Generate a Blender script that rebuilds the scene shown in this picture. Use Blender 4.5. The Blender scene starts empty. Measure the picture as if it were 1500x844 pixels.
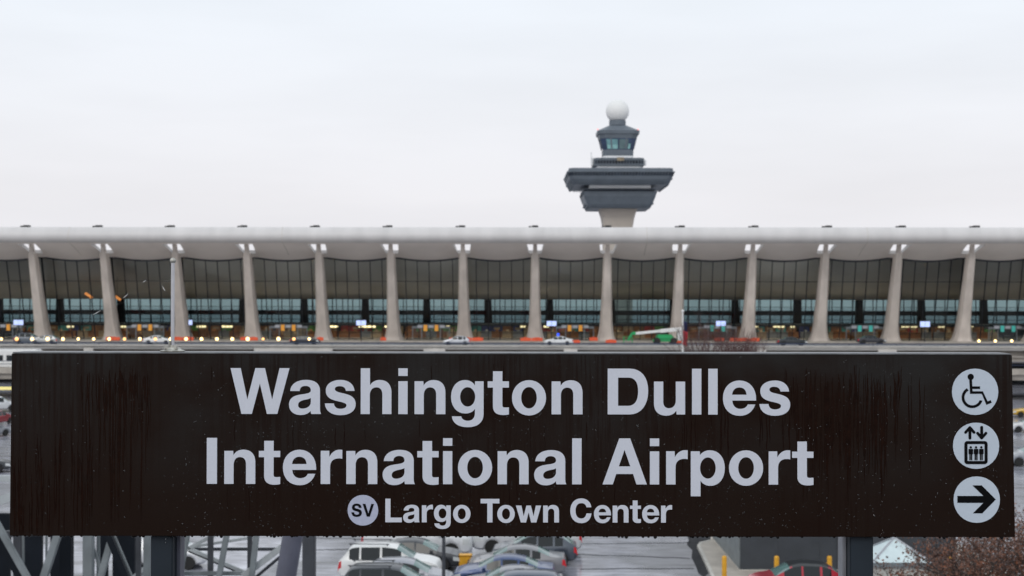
import bpy, bmesh, math, random
from mathutils import Vector, Matrix, Euler
R = math.radians
random.seed(7)
sc = bpy.context.scene
col = sc.collection

# ------------------------------------------------------------------ camera
EYE = Vector((0, 0, 13.2)); F = 50 / 36 * 1500.0
PITCH, ROLL = R(0.495), R(0.08)
cam_d = bpy.data.cameras.new('camera'); cam = bpy.data.objects.new('camera', cam_d); col.objects.link(cam)
ROT = (Matrix.Rotation(R(90) + PITCH, 3, 'X') @ Matrix.Rotation(ROLL, 3, 'Z'))
cam.matrix_world = Matrix.Translation(EYE) @ ROT.to_4x4()
cam_d.lens = 50; cam_d.sensor_width = 36; cam_d.clip_end = 6000; cam_d.clip_start = 0.05
cam_d.dof.use_dof = True; cam_d.dof.focus_distance = 3.9; cam_d.dof.aperture_fstop = 9.0
sc.camera = cam

def at(px, py, Y):
    """the point at depth Y that the photograph shows at this pixel"""
    d = ROT @ Vector(((px - 750) / F, -(py - 422) / F, -1))
    return EYE + d * (Y / d.y)
def ground(px, py, z=0.0):
    d = ROT @ Vector(((px - 750) / F, -(py - 422) / F, -1))
    return EYE + d * ((z - EYE.z) / d.z)

# ------------------------------------------------------------------ materials
def newmat(name):
    m = bpy.data.materials.new(name); m.use_nodes = True
    nt = m.node_tree; b = nt.nodes['Principled BSDF']
    return m, nt, b
def mat(name, c, rough=0.5, metal=0.0, var=0.12, scale=3.0, spec=0.5, bump=0.0, coat=0.0, emit=None, estr=0.0, stretch=(1, 1, 1)):
    m, nt, b = newmat(name)
    b.inputs['Roughness'].default_value = rough; b.inputs['Metallic'].default_value = metal
    b.inputs['Specular IOR Level'].default_value = spec
    if coat: b.inputs['Coat Weight'].default_value = coat; b.inputs['Coat Roughness'].default_value = 0.04
    if emit:
        b.inputs['Emission Color'].default_value = (*emit, 1); b.inputs['Emission Strength'].default_value = estr
    b.inputs['Base Color'].default_value = (*c, 1)
    if var:
        tc = nt.nodes.new('ShaderNodeTexCoord'); mp = nt.nodes.new('ShaderNodeMapping')
        mp.inputs['Scale'].default_value = stretch
        n = nt.nodes.new('ShaderNodeTexNoise'); n.inputs['Scale'].default_value = scale; n.inputs['Detail'].default_value = 5
        r = nt.nodes.new('ShaderNodeMapRange'); r.inputs[1].default_value = 0.3; r.inputs[2].default_value = 0.7
        r.inputs[3].default_value = 1 - var; r.inputs[4].default_value = 1 + var
        mx = nt.nodes.new('ShaderNodeMix'); mx.data_type = 'RGBA'; mx.blend_type = 'MULTIPLY'; mx.inputs[0].default_value = 1
        mx.inputs[6].default_value = (*c, 1)
        L = nt.links.new
        L(tc.outputs['Object'], mp.inputs[0]); L(mp.outputs[0], n.inputs['Vector']); L(n.outputs['Fac'], r.inputs[0])
        L(r.outputs[0], mx.inputs[7]); L(mx.outputs[2], b.inputs['Base Color'])
        if bump:
            bp = nt.nodes.new('ShaderNodeBump'); bp.inputs['Strength'].default_value = bump; bp.inputs['Distance'].default_value = 0.02
            L(n.outputs['Fac'], bp.inputs['Height']); L(bp.outputs[0], b.inputs['Normal'])
    return m
def glassmat(name, tint, ior=1.5):
    m = bpy.data.materials.new(name); m.use_nodes = True; nt = m.node_tree; nt.nodes.clear()
    o = nt.nodes.new('ShaderNodeOutputMaterial'); t = nt.nodes.new('ShaderNodeBsdfTransparent'); g = nt.nodes.new('ShaderNodeBsdfGlossy')
    f = nt.nodes.new('ShaderNodeFresnel'); mx = nt.nodes.new('ShaderNodeMixShader')
    t.inputs[0].default_value = (*tint, 1); g.inputs['Roughness'].default_value = 0.03; f.inputs[0].default_value = ior
    nt.links.new(f.outputs[0], mx.inputs[0]); nt.links.new(t.outputs[0], mx.inputs[1]); nt.links.new(g.outputs[0], mx.inputs[2])
    nt.links.new(mx.outputs[0], o.inputs[0]); return m

M = {}
M['roof'] = mat('roof_paint', (.64, .62, .615), .45, var=.09, scale=.35, stretch=(1, .25, .3))
M['conc'] = mat('column_concrete', (.60, .535, .485), .75, var=.2, scale=.45, bump=.2, stretch=(1, 1, .5))
M['beam'] = mat('weathered_concrete', (.34, .31, .275), .8, var=.3, scale=.35, bump=.2, stretch=(1, 1, 2))
M['deckc'] = mat('deck_surface', (.42, .41, .40), .5, var=.15, scale=.3)
M['mull'] = mat('dark_mullion', (.012, .016, .024), .4, .3, var=0)
M['ceil'] = mat('ceiling_concrete', (.76, .75, .71), .9, var=.25, scale=.05)
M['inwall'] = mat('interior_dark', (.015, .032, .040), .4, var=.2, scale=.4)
M['floor'] = mat('terrazzo', (.42, .39, .35), .25, var=.1)
M['fglass'] = glassmat('front_glass', (.78, .805, .81), 1.45)
M['rglass'] = glassmat('rear_glass', (.27, .385, .39), 1.45)
M['rail'] = mat('railing_paint', (.028, .042, .085), .5, 0, var=.1)
M['railglass'] = glassmat('railing_panel', (.75, .78, .82), 1.45)
M['orange'] = mat('orange_plastic', (.75, .10, .03), .45, var=.15)
M['white'] = mat('white_paint', (.78, .78, .77), .4, var=.05)
M['green'] = mat('green_paint', (.02, .36, .12), .4, var=.1)
M['black'] = mat('black_rubber', (.012, .012, .013), .7, var=.1)
M['darkgrey'] = mat('dark_grey_panel', (.045, .052, .062), .5, var=.12, scale=1.2)
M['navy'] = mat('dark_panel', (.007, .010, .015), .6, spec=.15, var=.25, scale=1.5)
M['tower'] = mat('tower_cladding', (.13, .155, .185), .5, .1, var=.1, scale=.5)
M['towerdk'] = mat('tower_window_band', (.022, .03, .044), .5, var=.5, scale=.6, spec=.25)
M['towerlt'] = mat('tower_slab', (.85, .86, .87), .6, var=.05)
M['shaft'] = mat('tower_concrete', (.54, .48, .42), .85, var=.08, scale=.3)
M['radome'] = mat('radome_white', (.80, .80, .79), .5, var=.03)
M['tglass'] = mat('cab_glass', (.035, .06, .12), .1, var=.4, scale=.3, spec=.5)
M['steel'] = mat('galvanised_steel', (.20, .225, .235), .5, .2, var=.2, scale=2.5)
M['steelw'] = mat('pale_steel', (.42, .45, .46), .5, .1, var=.15, scale=2.5)
M['steeld'] = mat('charcoal_steel', (.055, .06, .07), .5, .2, var=.2, scale=2.5)
M['steelp'] = mat('violet_grey_steel', (.10, .105, .14), .4, .2, var=.15, scale=3)
M['post'] = mat('post_paint', (.020, .027, .036), .5, 0, spec=.2, var=.15, scale=6)
M['alu'] = mat('aluminium', (.42, .43, .46), .35, .8, var=.12, scale=20)
M['cast'] = mat('cast_fitting', (.42, .41, .37), .45, .6, var=.4, scale=60)
M['letter'] = mat('reflective_sheeting', (.64, .665, .745), .5, var=.025, scale=160)
M['badge'] = mat('silver_badge', (.48, .51, .65), .4, .1, var=.05, scale=120)
M['disc'] = mat('pictogram_sheeting', (.55, .62, .71), .5, var=.025, scale=160)
M['ink'] = mat('symbol_black', (.006, .006, .007), .5, var=0, spec=.03)
M['yellow'] = mat('safety_yellow', (.72, .36, .02), .45, var=.12, scale=4)
M['walk'] = mat('pavement_concrete', (.42, .38, .33), .55, var=.18, scale=.8)
M['kerb'] = mat('kerb_concrete', (.5, .48, .44), .6, var=.15, scale=1.5)
M['paintline'] = mat('line_paint', (.6, .6, .58), .5, var=.25, scale=2)
M['carglass'] = mat('car_glass', (.008, .013, .016), .06, var=0, spec=.45)
M['screen'] = mat('car_windscreen', (.10, .19, .18), .08, var=.15, scale=2, spec=.9)
M['tyre'] = mat('tyre', (.012, .012, .012), .75, var=.1)
M['rim'] = mat('alloy', (.35, .36, .38), .3, .8, var=.1)
M['lampw'] = mat('headlamp', (.6, .62, .62), .1, var=.1, spec=.9)
M['lampr'] = mat('tail_lamp', (.45, .012, .02), .2, var=.15, emit=(.8, .02, .03), estr=.12)
M['copper'] = mat('booth_roof', (.58, .68, .70), .45, var=.1, scale=2, stretch=(1, 1, .3))
M['booth'] = mat('booth_wall', (.47, .46, .42), .7, var=.08, scale=2)
M['bark'] = mat('bark', (.035, .028, .024), .85, var=.3, scale=8)
M['twig'] = mat('twig', (.10, .052, .048), .85, var=.25, scale=3)
M['wood'] = mat('counter_wood', (.20, .085, .03), .45, var=.3, scale=1.2)
M['tan'] = mat('counter_tan', (.30, .24, .16), .5, var=.25, scale=1.5)
M['redp'] = mat('counter_red', (.30, .02, .025), .5, var=.3, scale=1.5)
M['tealp'] = mat('counter_teal', (.04, .25, .26), .5, var=.3, scale=1.5)
M['greenp'] = mat('counter_green', (.08, .26, .06), .5, var=.3, scale=1.5)
M['bluep'] = mat('counter_blue', (.01, .03, .16), .5, var=.3, scale=1.5)
M['vest'] = mat('vestibule_grey', (.16, .18, .20), .5, var=.25, scale=1)
M['amber'] = mat('amber_banner', (.75, .33, .04), .5, var=.1, emit=(1, .4, .04), estr=.12)
M['tealb'] = mat('teal_banner', (.05, .42, .38), .5, var=.1, emit=(.1, .7, .6), estr=.12)
M['lit'] = mat('lit_counter_sign', (.8, .75, .5), .5, var=0, emit=(1, .86, .5), estr=1.1)
M['litblue'] = mat('lit_screen', (.5, .6, .9), .4, var=0, emit=(.48, .58, 1), estr=.62)
M['litorange'] = mat('orange_reflection', (.9, .4, .1), .4, var=0, emit=(1, .34, .08), estr=.75)
M['edgelamp'] = mat('warm_lamp', (.9, .8, .5), .4, var=0, emit=(1, .66, .27), estr=3.6)
M['edgedim'] = mat('amber_lamp', (.9, .6, .3), .4, var=0, emit=(1, .50, .16), estr=1.7)
M['bluelamp'] = mat('blue_beacon', (.05, .1, .9), .3, var=0, emit=(.03, .12, 1), estr=1.2)
M['redlamp'] = mat('red_beacon', (.9, .1, .1), .3, var=0, emit=(1, .15, .12), estr=1.2)
M['yellowlit'] = mat('lit_yellow_sign', (.9, .8, .3), .4, var=0, emit=(1, .85, .35), estr=.35)
M['flagr'] = mat('flag_red', (.5, .04, .06), .8, var=.5, scale=6, stretch=(1, 1, .3))
M['flagb'] = mat('flag_blue', (.02, .03, .10), .8, var=.2, scale=6)
M['strip'] = mat('strip_paint', (.16, .165, .175), .5, .2, var=.25, scale=30)
M['added_strip'] = mat('added_strip', (.9, .85, .7), .5, var=0, emit=(1, .82, .58), estr=7)
M['soffit'] = mat('soffit_brightened', (.90, .835, .795), .7, var=.06, scale=.2)  # roof white lightened here to stand in for light bounced from below
M['uplight'] = mat('cove_uplight', (.9, .85, .7), .5, var=0, emit=(1, .93, .74), estr=.3)
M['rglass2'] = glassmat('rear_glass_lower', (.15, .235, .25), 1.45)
M['lightconc'] = mat('pale_concrete', (.60, .57, .53), .6, var=.15, scale=.5)
M['seam_and_patch'] = mat('seam_tar_dark_patch', (.032, .033, .037), .85, var=.3, scale=1.5, spec=.15)
M['web'] = mat('web_silk', (.7, .7, .7), .3, var=0)
M['water'] = None
def watermat():
    m, nt, b = newmat('rain_water')
    b.inputs['Base Color'].default_value = (.85, .88, .9, 1); b.inputs['Roughness'].default_value = .02
    b.inputs['Transmission Weight'].default_value = .915; b.inputs['IOR'].default_value = 1.33
    return m
M['water'] = watermat()

def asphalt():
    m, nt, b = newmat('wet_asphalt'); L = nt.links.new
    tc = nt.nodes.new('ShaderNodeTexCoord')
    def noise(s, d=4, st=(1, 1, 1)):
        mp = nt.nodes.new('ShaderNodeMapping'); mp.inputs['Scale'].default_value = st
        n = nt.nodes.new('ShaderNodeTexNoise'); n.inputs['Scale'].default_value = s; n.inputs['Detail'].default_value = d
        L(tc.outputs['Object'], mp.inputs[0]); L(mp.outputs[0], n.inputs['Vector']); return n
    def ramp(src, a, b_, lo, hi):
        r = nt.nodes.new('ShaderNodeMapRange'); r.inputs[1].default_value = a; r.inputs[2].default_value = b_
        r.inputs[3].default_value = lo; r.inputs[4].default_value = hi; r.clamp = True; L(src, r.inputs[0]); return r
    n1 = noise(.16, 5, (1, .55, 1)); n2 = noise(1.3, 6, (.5, 1.2, 1)); n3 = noise(9, 3)
    r1 = ramp(n1.outputs['Fac'], .42, .6, 0, 1); r2 = ramp(n2.outputs['Fac'], .35, .65, .7, 1.3)
    cm = nt.nodes.new('ShaderNodeMix'); cm.data_type = 'RGBA'; cm.inputs[6].default_value = (.15, .15, .17, 1); cm.inputs[7].default_value = (.41, .415, .475, 1)
    L(r1.outputs[0], cm.inputs[0])
    mu = nt.nodes.new('ShaderNodeMix'); mu.data_type = 'RGBA'; mu.blend_type = 'MULTIPLY'; mu.inputs[0].default_value = 1
    L(cm.outputs[2], mu.inputs[6]); L(r2.outputs[0], mu.inputs[7]); L(mu.outputs[2], b.inputs['Base Color'])
    n4 = noise(.42, 4, (.30, 1.25, 1)); r4 = ramp(n4.outputs['Fac'], .56, .66, 1, .30)
    mu2 = nt.nodes.new('ShaderNodeMix'); mu2.data_type = 'RGBA'; mu2.blend_type = 'MULTIPLY'; mu2.inputs[0].default_value = 1
    L(mu.outputs[2], mu2.inputs[6]); L(r4.outputs[0], mu2.inputs[7]); L(mu2.outputs[2], b.inputs['Base Color'])
    rr = ramp(n1.outputs['Fac'], .40, .62, .30, .09); L(rr.outputs[0], b.inputs['Roughness'])
    b.inputs['Specular IOR Level'].default_value = .6
    bp = nt.nodes.new('ShaderNodeBump'); bp.inputs['Strength'].default_value = .12; bp.inputs['Distance'].default_value = .02
    L(n2.outputs['Fac'], bp.inputs['Height']); L(bp.outputs[0], b.inputs['Normal'])
    return m
M['asphalt'] = asphalt()
M['rodm'] = mat('bright_rod', (.50, .505, .53), .3, .85, var=.08, scale=30)
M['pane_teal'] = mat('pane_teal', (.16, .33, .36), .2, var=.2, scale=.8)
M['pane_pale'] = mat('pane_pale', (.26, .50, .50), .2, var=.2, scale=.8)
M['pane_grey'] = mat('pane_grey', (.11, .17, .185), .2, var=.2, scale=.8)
M['drip'] = mat('drip_water', (.006, .005, .005), .12, var=0, spec=.25)
M['run'] = mat('wet_run', (.0125, .0046, .0026), .2, var=.3, scale=40, spec=.05)

def signmat():
    m, nt, b = newmat('wet_sign_enamel'); L = nt.links.new
    tc = nt.nodes.new('ShaderNodeTexCoord')
    def noise(s, d, st, off=(0, 0, 0)):
        mp = nt.nodes.new('ShaderNodeMapping'); mp.inputs['Scale'].default_value = st; mp.inputs['Location'].default_value = off
        n = nt.nodes.new('ShaderNodeTexNoise'); n.inputs['Scale'].default_value = s; n.inputs['Detail'].default_value = d
        L(tc.outputs['Object'], mp.inputs[0]); L(mp.outputs[0], n.inputs['Vector']); return n.outputs['Fac']
    def rng(src, a, b_, lo, hi):
        r = nt.nodes.new('ShaderNodeMapRange'); r.inputs[1].default_value = a; r.inputs[2].default_value = b_
        r.inputs[3].default_value = lo; r.inputs[4].default_value = hi; r.clamp = True; L(src, r.inputs[0]); return r.outputs[0]
    def op(o, a, c):
        n = nt.nodes.new('ShaderNodeMath'); n.operation = o; n.use_clamp = True
        for k, v in ((0, a), (1, c)):
            if isinstance(v, (int, float)): n.inputs[k].default_value = v
            else: L(v, n.inputs[k])
        return n.outputs[0]
    sx = nt.nodes.new('ShaderNodeSeparateXYZ'); L(tc.outputs['Object'], sx.inputs[0])
    film = rng(noise(3.0, 5, (1, 1, 1.3)), .36, .62, 0, 1)                      # dusty film left by earlier rain
    low = rng(sx.outputs[2], .10, .50, .12, 1.0)                                # washed off towards the drip edge
    grey = op('MULTIPLY', film, low)
    left = rng(sx.outputs[0], -1.20, -.75, .55, 0)
    grey = op('MAXIMUM', grey, op('MULTIPLY', left, rng(sx.outputs[2], .15, .4, .2, 1)))
    st = rng(noise(1, 4, (110, 1, 5)), .52, .62, 0, 1)                        # narrow runs of water
    st2 = rng(noise(1, 3, (60, 1, 1.3), (7, 0, 3)), .54, .66, 0, 1)
    zone = rng(noise(1.6, 2, (1.5, 1, .8), (2.3, 0, 1.1)), .44, .56, 0, 1)
    runs = op('MULTIPLY', op('MULTIPLY', op('MAXIMUM', st, st2), zone), .45)
    fac = op('MULTIPLY', grey, op('SUBTRACT', 1, op('MULTIPLY', runs, .9)))
    grain = rng(noise(500, 2, (1, 1, 1)), .3, .7, .75, 1.25)
    cm = nt.nodes.new('ShaderNodeMix'); cm.data_type = 'RGBA'; cm.inputs[6].default_value = (.0150, .0077, .0052, 1); cm.inputs[7].default_value = (.0262, .0250, .0244, 1)
    L(fac, cm.inputs[0])
    dk = nt.nodes.new('ShaderNodeMix'); dk.data_type = 'RGBA'; dk.inputs[7].default_value = (.010, .0032, .0018, 1); L(op('MULTIPLY', runs, .55), dk.inputs[0]); L(cm.outputs[2], dk.inputs[6])
    mu = nt.nodes.new('ShaderNodeMix'); mu.data_type = 'RGBA'; mu.blend_type = 'MULTIPLY'; mu.inputs[0].default_value = 1
    L(dk.outputs[2], mu.inputs[6]); L(grain, mu.inputs[7]); L(mu.outputs[2], b.inputs['Base Color'])
    L(rng(fac, 0, 1, .30, .6), b.inputs['Roughness']); b.inputs['Specular IOR Level'].default_value = .045
    return m
M['sign'] = signmat()

def vary(m, sock, lo, hi):
    """every pier or pane of glass a little lighter or darker than its neighbours"""
    nt = m.node_tree; oi = nt.nodes.new('ShaderNodeObjectInfo'); r = nt.nodes.new('ShaderNodeMapRange'); r.inputs[3].default_value = lo; r.inputs[4].default_value = hi
    x = nt.nodes.new('ShaderNodeMix'); x.data_type = 'RGBA'; x.blend_type = 'MULTIPLY'; x.inputs[0].default_value = 1; x.inputs[6].default_value = sock.default_value
    if sock.is_linked: nt.links.new(sock.links[0].from_socket, x.inputs[6])
    nt.links.new(oi.outputs['Random'], r.inputs[0]); nt.links.new(r.outputs[0], x.inputs[7]); nt.links.new(x.outputs[2], sock)
vary(M['conc'], M['conc'].node_tree.nodes['Principled BSDF'].inputs['Base Color'], .90, 1.06)
vary(M['fglass'], next(n for n in M['fglass'].node_tree.nodes if n.type == 'BSDF_TRANSPARENT').inputs[0], .84, 1.10)
PAINT = {}
def paint(c, met=.3):
    k = (c, met)
    if k not in PAINT:
        PAINT[k] = mat('car_paint', c, .32, met, var=.06, scale=2, coat=.25 if max(c) < .1 else .6)
    return PAINT[k]

# ------------------------------------------------------------------ mesh helpers
class MB:
    def __init__(s): s.v = []; s.f = []
    def add(s, vs, fs):
        n = len(s.v); s.v += [tuple(v) for v in vs]; s.f += [tuple(i + n for i in f) for f in fs]; return s
    def box(s, c, d, rz=0.0, ch=0.0):
        x, y, z = d[0] / 2, d[1] / 2, d[2] / 2; m = Matrix.Rotation(rz, 3, 'Z'); c = Vector(c)
        vs = [c + m @ Vector((a * x, b * y, e * z)) for e in (-1, 1) for a, b in ((-1, -1), (1, -1), (1, 1), (-1, 1))]
        return s.add(vs, [(3, 2, 1, 0), (4, 5, 6, 7), (0, 1, 5, 4), (1, 2, 6, 5), (2, 3, 7, 6), (3, 0, 4, 7)])
    def bar(s, a, b, w, d, up=(0, 1, 0)):
        a, b = Vector(a), Vector(b); t = (b - a).normalized(); u = Vector(up); u = (u - t * u.dot(t)).normalized(); r = t.cross(u)
        q = [(-1, -1), (1, -1), (1, 1), (-1, 1)]
        vs = [p + r * (i * w / 2) + u * (j * d / 2) for p in (a, b) for i, j in q]
        return s.add(vs, [(3, 2, 1, 0), (4, 5, 6, 7), (0, 1, 5, 4), (1, 2, 6, 5), (2, 3, 7, 6), (3, 0, 4, 7)])
    def loft(s, rings, cap=True, closed=True):
        n = len(rings[0]); vs = [p for r in rings for p in r]; fs = []
        for k in range(len(rings) - 1):
            for i in range(n if closed else n - 1):
                j = (i + 1) % n; fs.append((k * n + i, k * n + j, (k + 1) * n + j, (k + 1) * n + i))
        if cap: fs += [tuple(reversed(range(n))), tuple(range((len(rings) - 1) * n, len(rings) * n))]
        return s.add(vs, fs)
    def tube(s, pts, rs, n=8, cap=True):
        pts = [Vector(p) for p in pts]
        if not isinstance(rs, (list, tuple)): rs = [rs] * len(pts)
        rings = []; pu = None
        for k, p in enumerate(pts):
            t = (pts[min(k + 1, len(pts) - 1)] - pts[max(k - 1, 0)]).normalized()
            u = pu if pu else (Vector((0, 0, 1)) if abs(t.z) < .9 else Vector((1, 0, 0)))
            u = (u - t * u.dot(t)).normalized(); pu = u; w = t.cross(u)
            rings.append([p + (u * math.cos(2 * math.pi * i / n) + w * math.sin(2 * math.pi * i / n)) * rs[k] for i in range(n)])
        return s.loft(rings, cap)
    def lathe(s, prof, c=(0, 0, 0), n=24, axis='Z', cap=True):
        c = Vector(c); rings = []
        for r, h in prof:
            ring = []
            for i in range(n):
                a = 2 * math.pi * i / n; x, y = r * math.cos(a), r * math.sin(a)
                ring.append(c + (Vector((x, y, h)) if axis == 'Z' else Vector((x, h, -y))))
            rings.append(ring)
        return s.loft(rings, cap)
    def sphere(s, c, r, n=12, m=8, sq=(1, 1, 1)):
        prof = [(r * math.sin(math.pi * k / m), -r * math.cos(math.pi * k / m)) for k in range(m + 1)]
        prof[0] = (r * .01, -r); prof[-1] = (r * .01, r); k = len(s.v)
        s.lathe(prof, (0, 0, 0), n)
        s.v[k:] = [(c[0] + v[0] * sq[0], c[1] + v[1] * sq[1], c[2] + v[2] * sq[2]) for v in s.v[k:]]; return s
    def build(s, name, m, parent=None, smooth=False, off=None, bevel=0.0):
        me = bpy.data.meshes.new(name)
        o_ = Vector(off) if off is not None else (parent_base(parent) if parent else Vector((0, 0, 0)))
        me.from_pydata([Vector(v) - o_ for v in s.v], [], s.f); me.update()
        bm = bmesh.new(); bm.from_mesh(me); bmesh.ops.recalc_face_normals(bm, faces=bm.faces)
        if bevel:
            bmesh.ops.bevel(bm, geom=[e for e in bm.edges if e.calc_face_angle(0) > .6], offset=bevel, segments=2, affect='EDGES', clamp_overlap=True)
        bm.to_mesh(me); bm.free()
        me.materials.append(m)
        if smooth:
            me.polygons.foreach_set('use_smooth', [True] * len(me.polygons))
            try: me.set_sharp_from_angle(angle=R(42))
            except Exception: pass
        o = bpy.data.objects.new(name, me); col.objects.link(o)
        if parent: o.parent = parent
        return o
BASE = {}
def parent_base(p): return BASE.get(p.name, Vector((0, 0, 0)))

def tag(o, label=None, cat=None, group=None, kind=None):
    if label: o['label'] = label
    if cat: o['category'] = cat
    if group: o['group'] = group
    if kind: o['kind'] = kind
    return o
def thing(name, label, cat, loc=(0, 0, 0), rz=0.0, group=None, world=True):
    """an Empty at the thing's base; with world=True its parts are given in world coordinates"""
    o = bpy.data.objects.new(name, None); col.objects.link(o); o.location = loc; o.rotation_euler.z = rz; o.empty_display_size = .3
    BASE[o.name] = Vector(loc) if world else Vector((0, 0, 0))
    return tag(o, label, cat, group)
def struct(o, name=None): o['kind'] = 'structure'; return o
def sub(o, parent):      # a sub-part hangs below a part whose own origin is that of the thing
    o.parent = parent; return o
def copy_tree(o, parent=None):
    c = o.copy(); col.objects.link(c)
    if parent: c.parent = parent
    for ch in list(o.children): copy_tree(ch, c)
    return c
ORD = ['first', 'second', 'third', 'fourth', 'fifth', 'sixth', 'seventh', 'eighth', 'ninth', 'tenth', 'eleventh', 'twelfth', 'thirteenth', 'fourteenth', 'fifteenth', 'sixteenth', 'seventeenth', 'eighteenth', 'nineteenth', 'twentieth', 'twenty-first', 'twenty-second', 'twenty-third', 'twenty-fourth']

# ------------------------------------------------------------------ sky, light
w = bpy.data.worlds.new('World'); sc.world = w; w.use_nodes = True
nt = w.node_tree; L = nt.links.new; bg = nt.nodes['Background']
sky = nt.nodes.new('ShaderNodeTexSky'); sky.sky_type = 'NISHITA'; sky.sun_disc = False
SUN_EL, SUN_AZ = R(38), R(200)
sky.sun_elevation = SUN_EL; sky.sun_rotation = SUN_AZ; sky.air_density = 1.5; sky.dust_density = 6
sc_ = nt.nodes.new('ShaderNodeMix'); sc_.data_type = 'RGBA'; sc_.blend_type = 'MULTIPLY'; sc_.inputs[0].default_value = 1; sc_.inputs[7].default_value = (.08, .08, .08, 1)
L(sky.outputs[0], sc_.inputs[6])
tc = nt.nodes.new('ShaderNodeTexCoord'); sep = nt.nodes.new('ShaderNodeSeparateXYZ'); L(tc.outputs['Generated'], sep.inputs[0])
gr = nt.nodes.new('ShaderNodeValToRGB'); e = gr.color_ramp.elements
e[0].position = 0.0; e[0].color = (.845, .84, .88, 1); e[1].position = 1; e[1].color = (.86, .935, 1.0, 1)
k = e.new(.07); k.color = (.87, .865, .90, 1); k = e.new(.20); k.color = (.87, .915, .98, 1)
L(sep.outputs[2], gr.inputs[0])
mp = nt.nodes.new('ShaderNodeMapping'); mp.inputs['Scale'].default_value = (2.0, 2.0, 11); mp.inputs['Rotation'].default_value = (0, R(5), 0)
nz = nt.nodes.new('ShaderNodeTexNoise'); nz.inputs['Scale'].default_value = 1.6; nz.inputs['Detail'].default_value = 4
L(tc.outputs['Generated'], mp.inputs[0]); L(mp.outputs[0], nz.inputs['Vector'])
mr = nt.nodes.new('ShaderNodeMapRange'); mr.inputs[1].default_value = .35; mr.inputs[2].default_value = .65; mr.inputs[3].default_value = .965; mr.inputs[4].default_value = 1.03
L(nz.outputs['Fac'], mr.inputs[0])
cl = nt.nodes.new('ShaderNodeMix'); cl.data_type = 'RGBA'; cl.blend_type = 'MULTIPLY'; cl.inputs[0].default_value = 1
L(gr.outputs[0], cl.inputs[6]); L(mr.outputs[0], cl.inputs[7])
fm = nt.nodes.new('ShaderNodeMix'); fm.data_type = 'RGBA'; fm.inputs[0].default_value = .94
L(sc_.outputs[2], fm.inputs[6]); L(cl.outputs[2], fm.inputs[7]); L(fm.outputs[2], bg.inputs[0]); bg.inputs[1].default_value = 1.035
sd = bpy.data.lights.new('sun', 'SUN'); sd.energy = .6; sd.angle = R(25); sd.color = (1, .96, .9)
so = bpy.data.objects.new('sun', sd); col.objects.link(so)
dv = Vector((math.sin(SUN_AZ) * math.cos(SUN_EL), math.cos(SUN_AZ) * math.cos(SUN_EL), math.sin(SUN_EL)))
so.rotation_euler = dv.to_track_quat('Z', 'Y').to_euler(); so.location = (0, -40, 60)
sc.view_settings.view_transform = 'Standard'; sc.view_settings.look = 'None'; sc.view_settings.exposure = 0; sc.view_settings.gamma = 1
sc.cycles.use_denoising = True
try: sc.cycles.denoiser = 'OPENIMAGEDENOISE'
except Exception: pass
sc.cycles.max_bounces = 8; sc.cycles.transparent_max_bounces = 12; sc.cycles.caustics_refractive = False; sc.cycles.caustics_reflective = False
sc.cycles.sample_clamp_indirect = 4
sc.render.filter_size = 1.15

# ------------------------------------------------------------------ ground
g = MB(); g.add([(-900, -200, 0), (900, -200, 0), (900, 2500, 0), (-900, 2500, 0)], [(0, 1, 2, 3)])
struct(g.build('ground', M['asphalt']))
pl = MB(); pl.box((0, .9, 11.38), (16, 7.0, .35)); struct(pl.build('station_platform', M['steeld'], bevel=.01))

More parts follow.
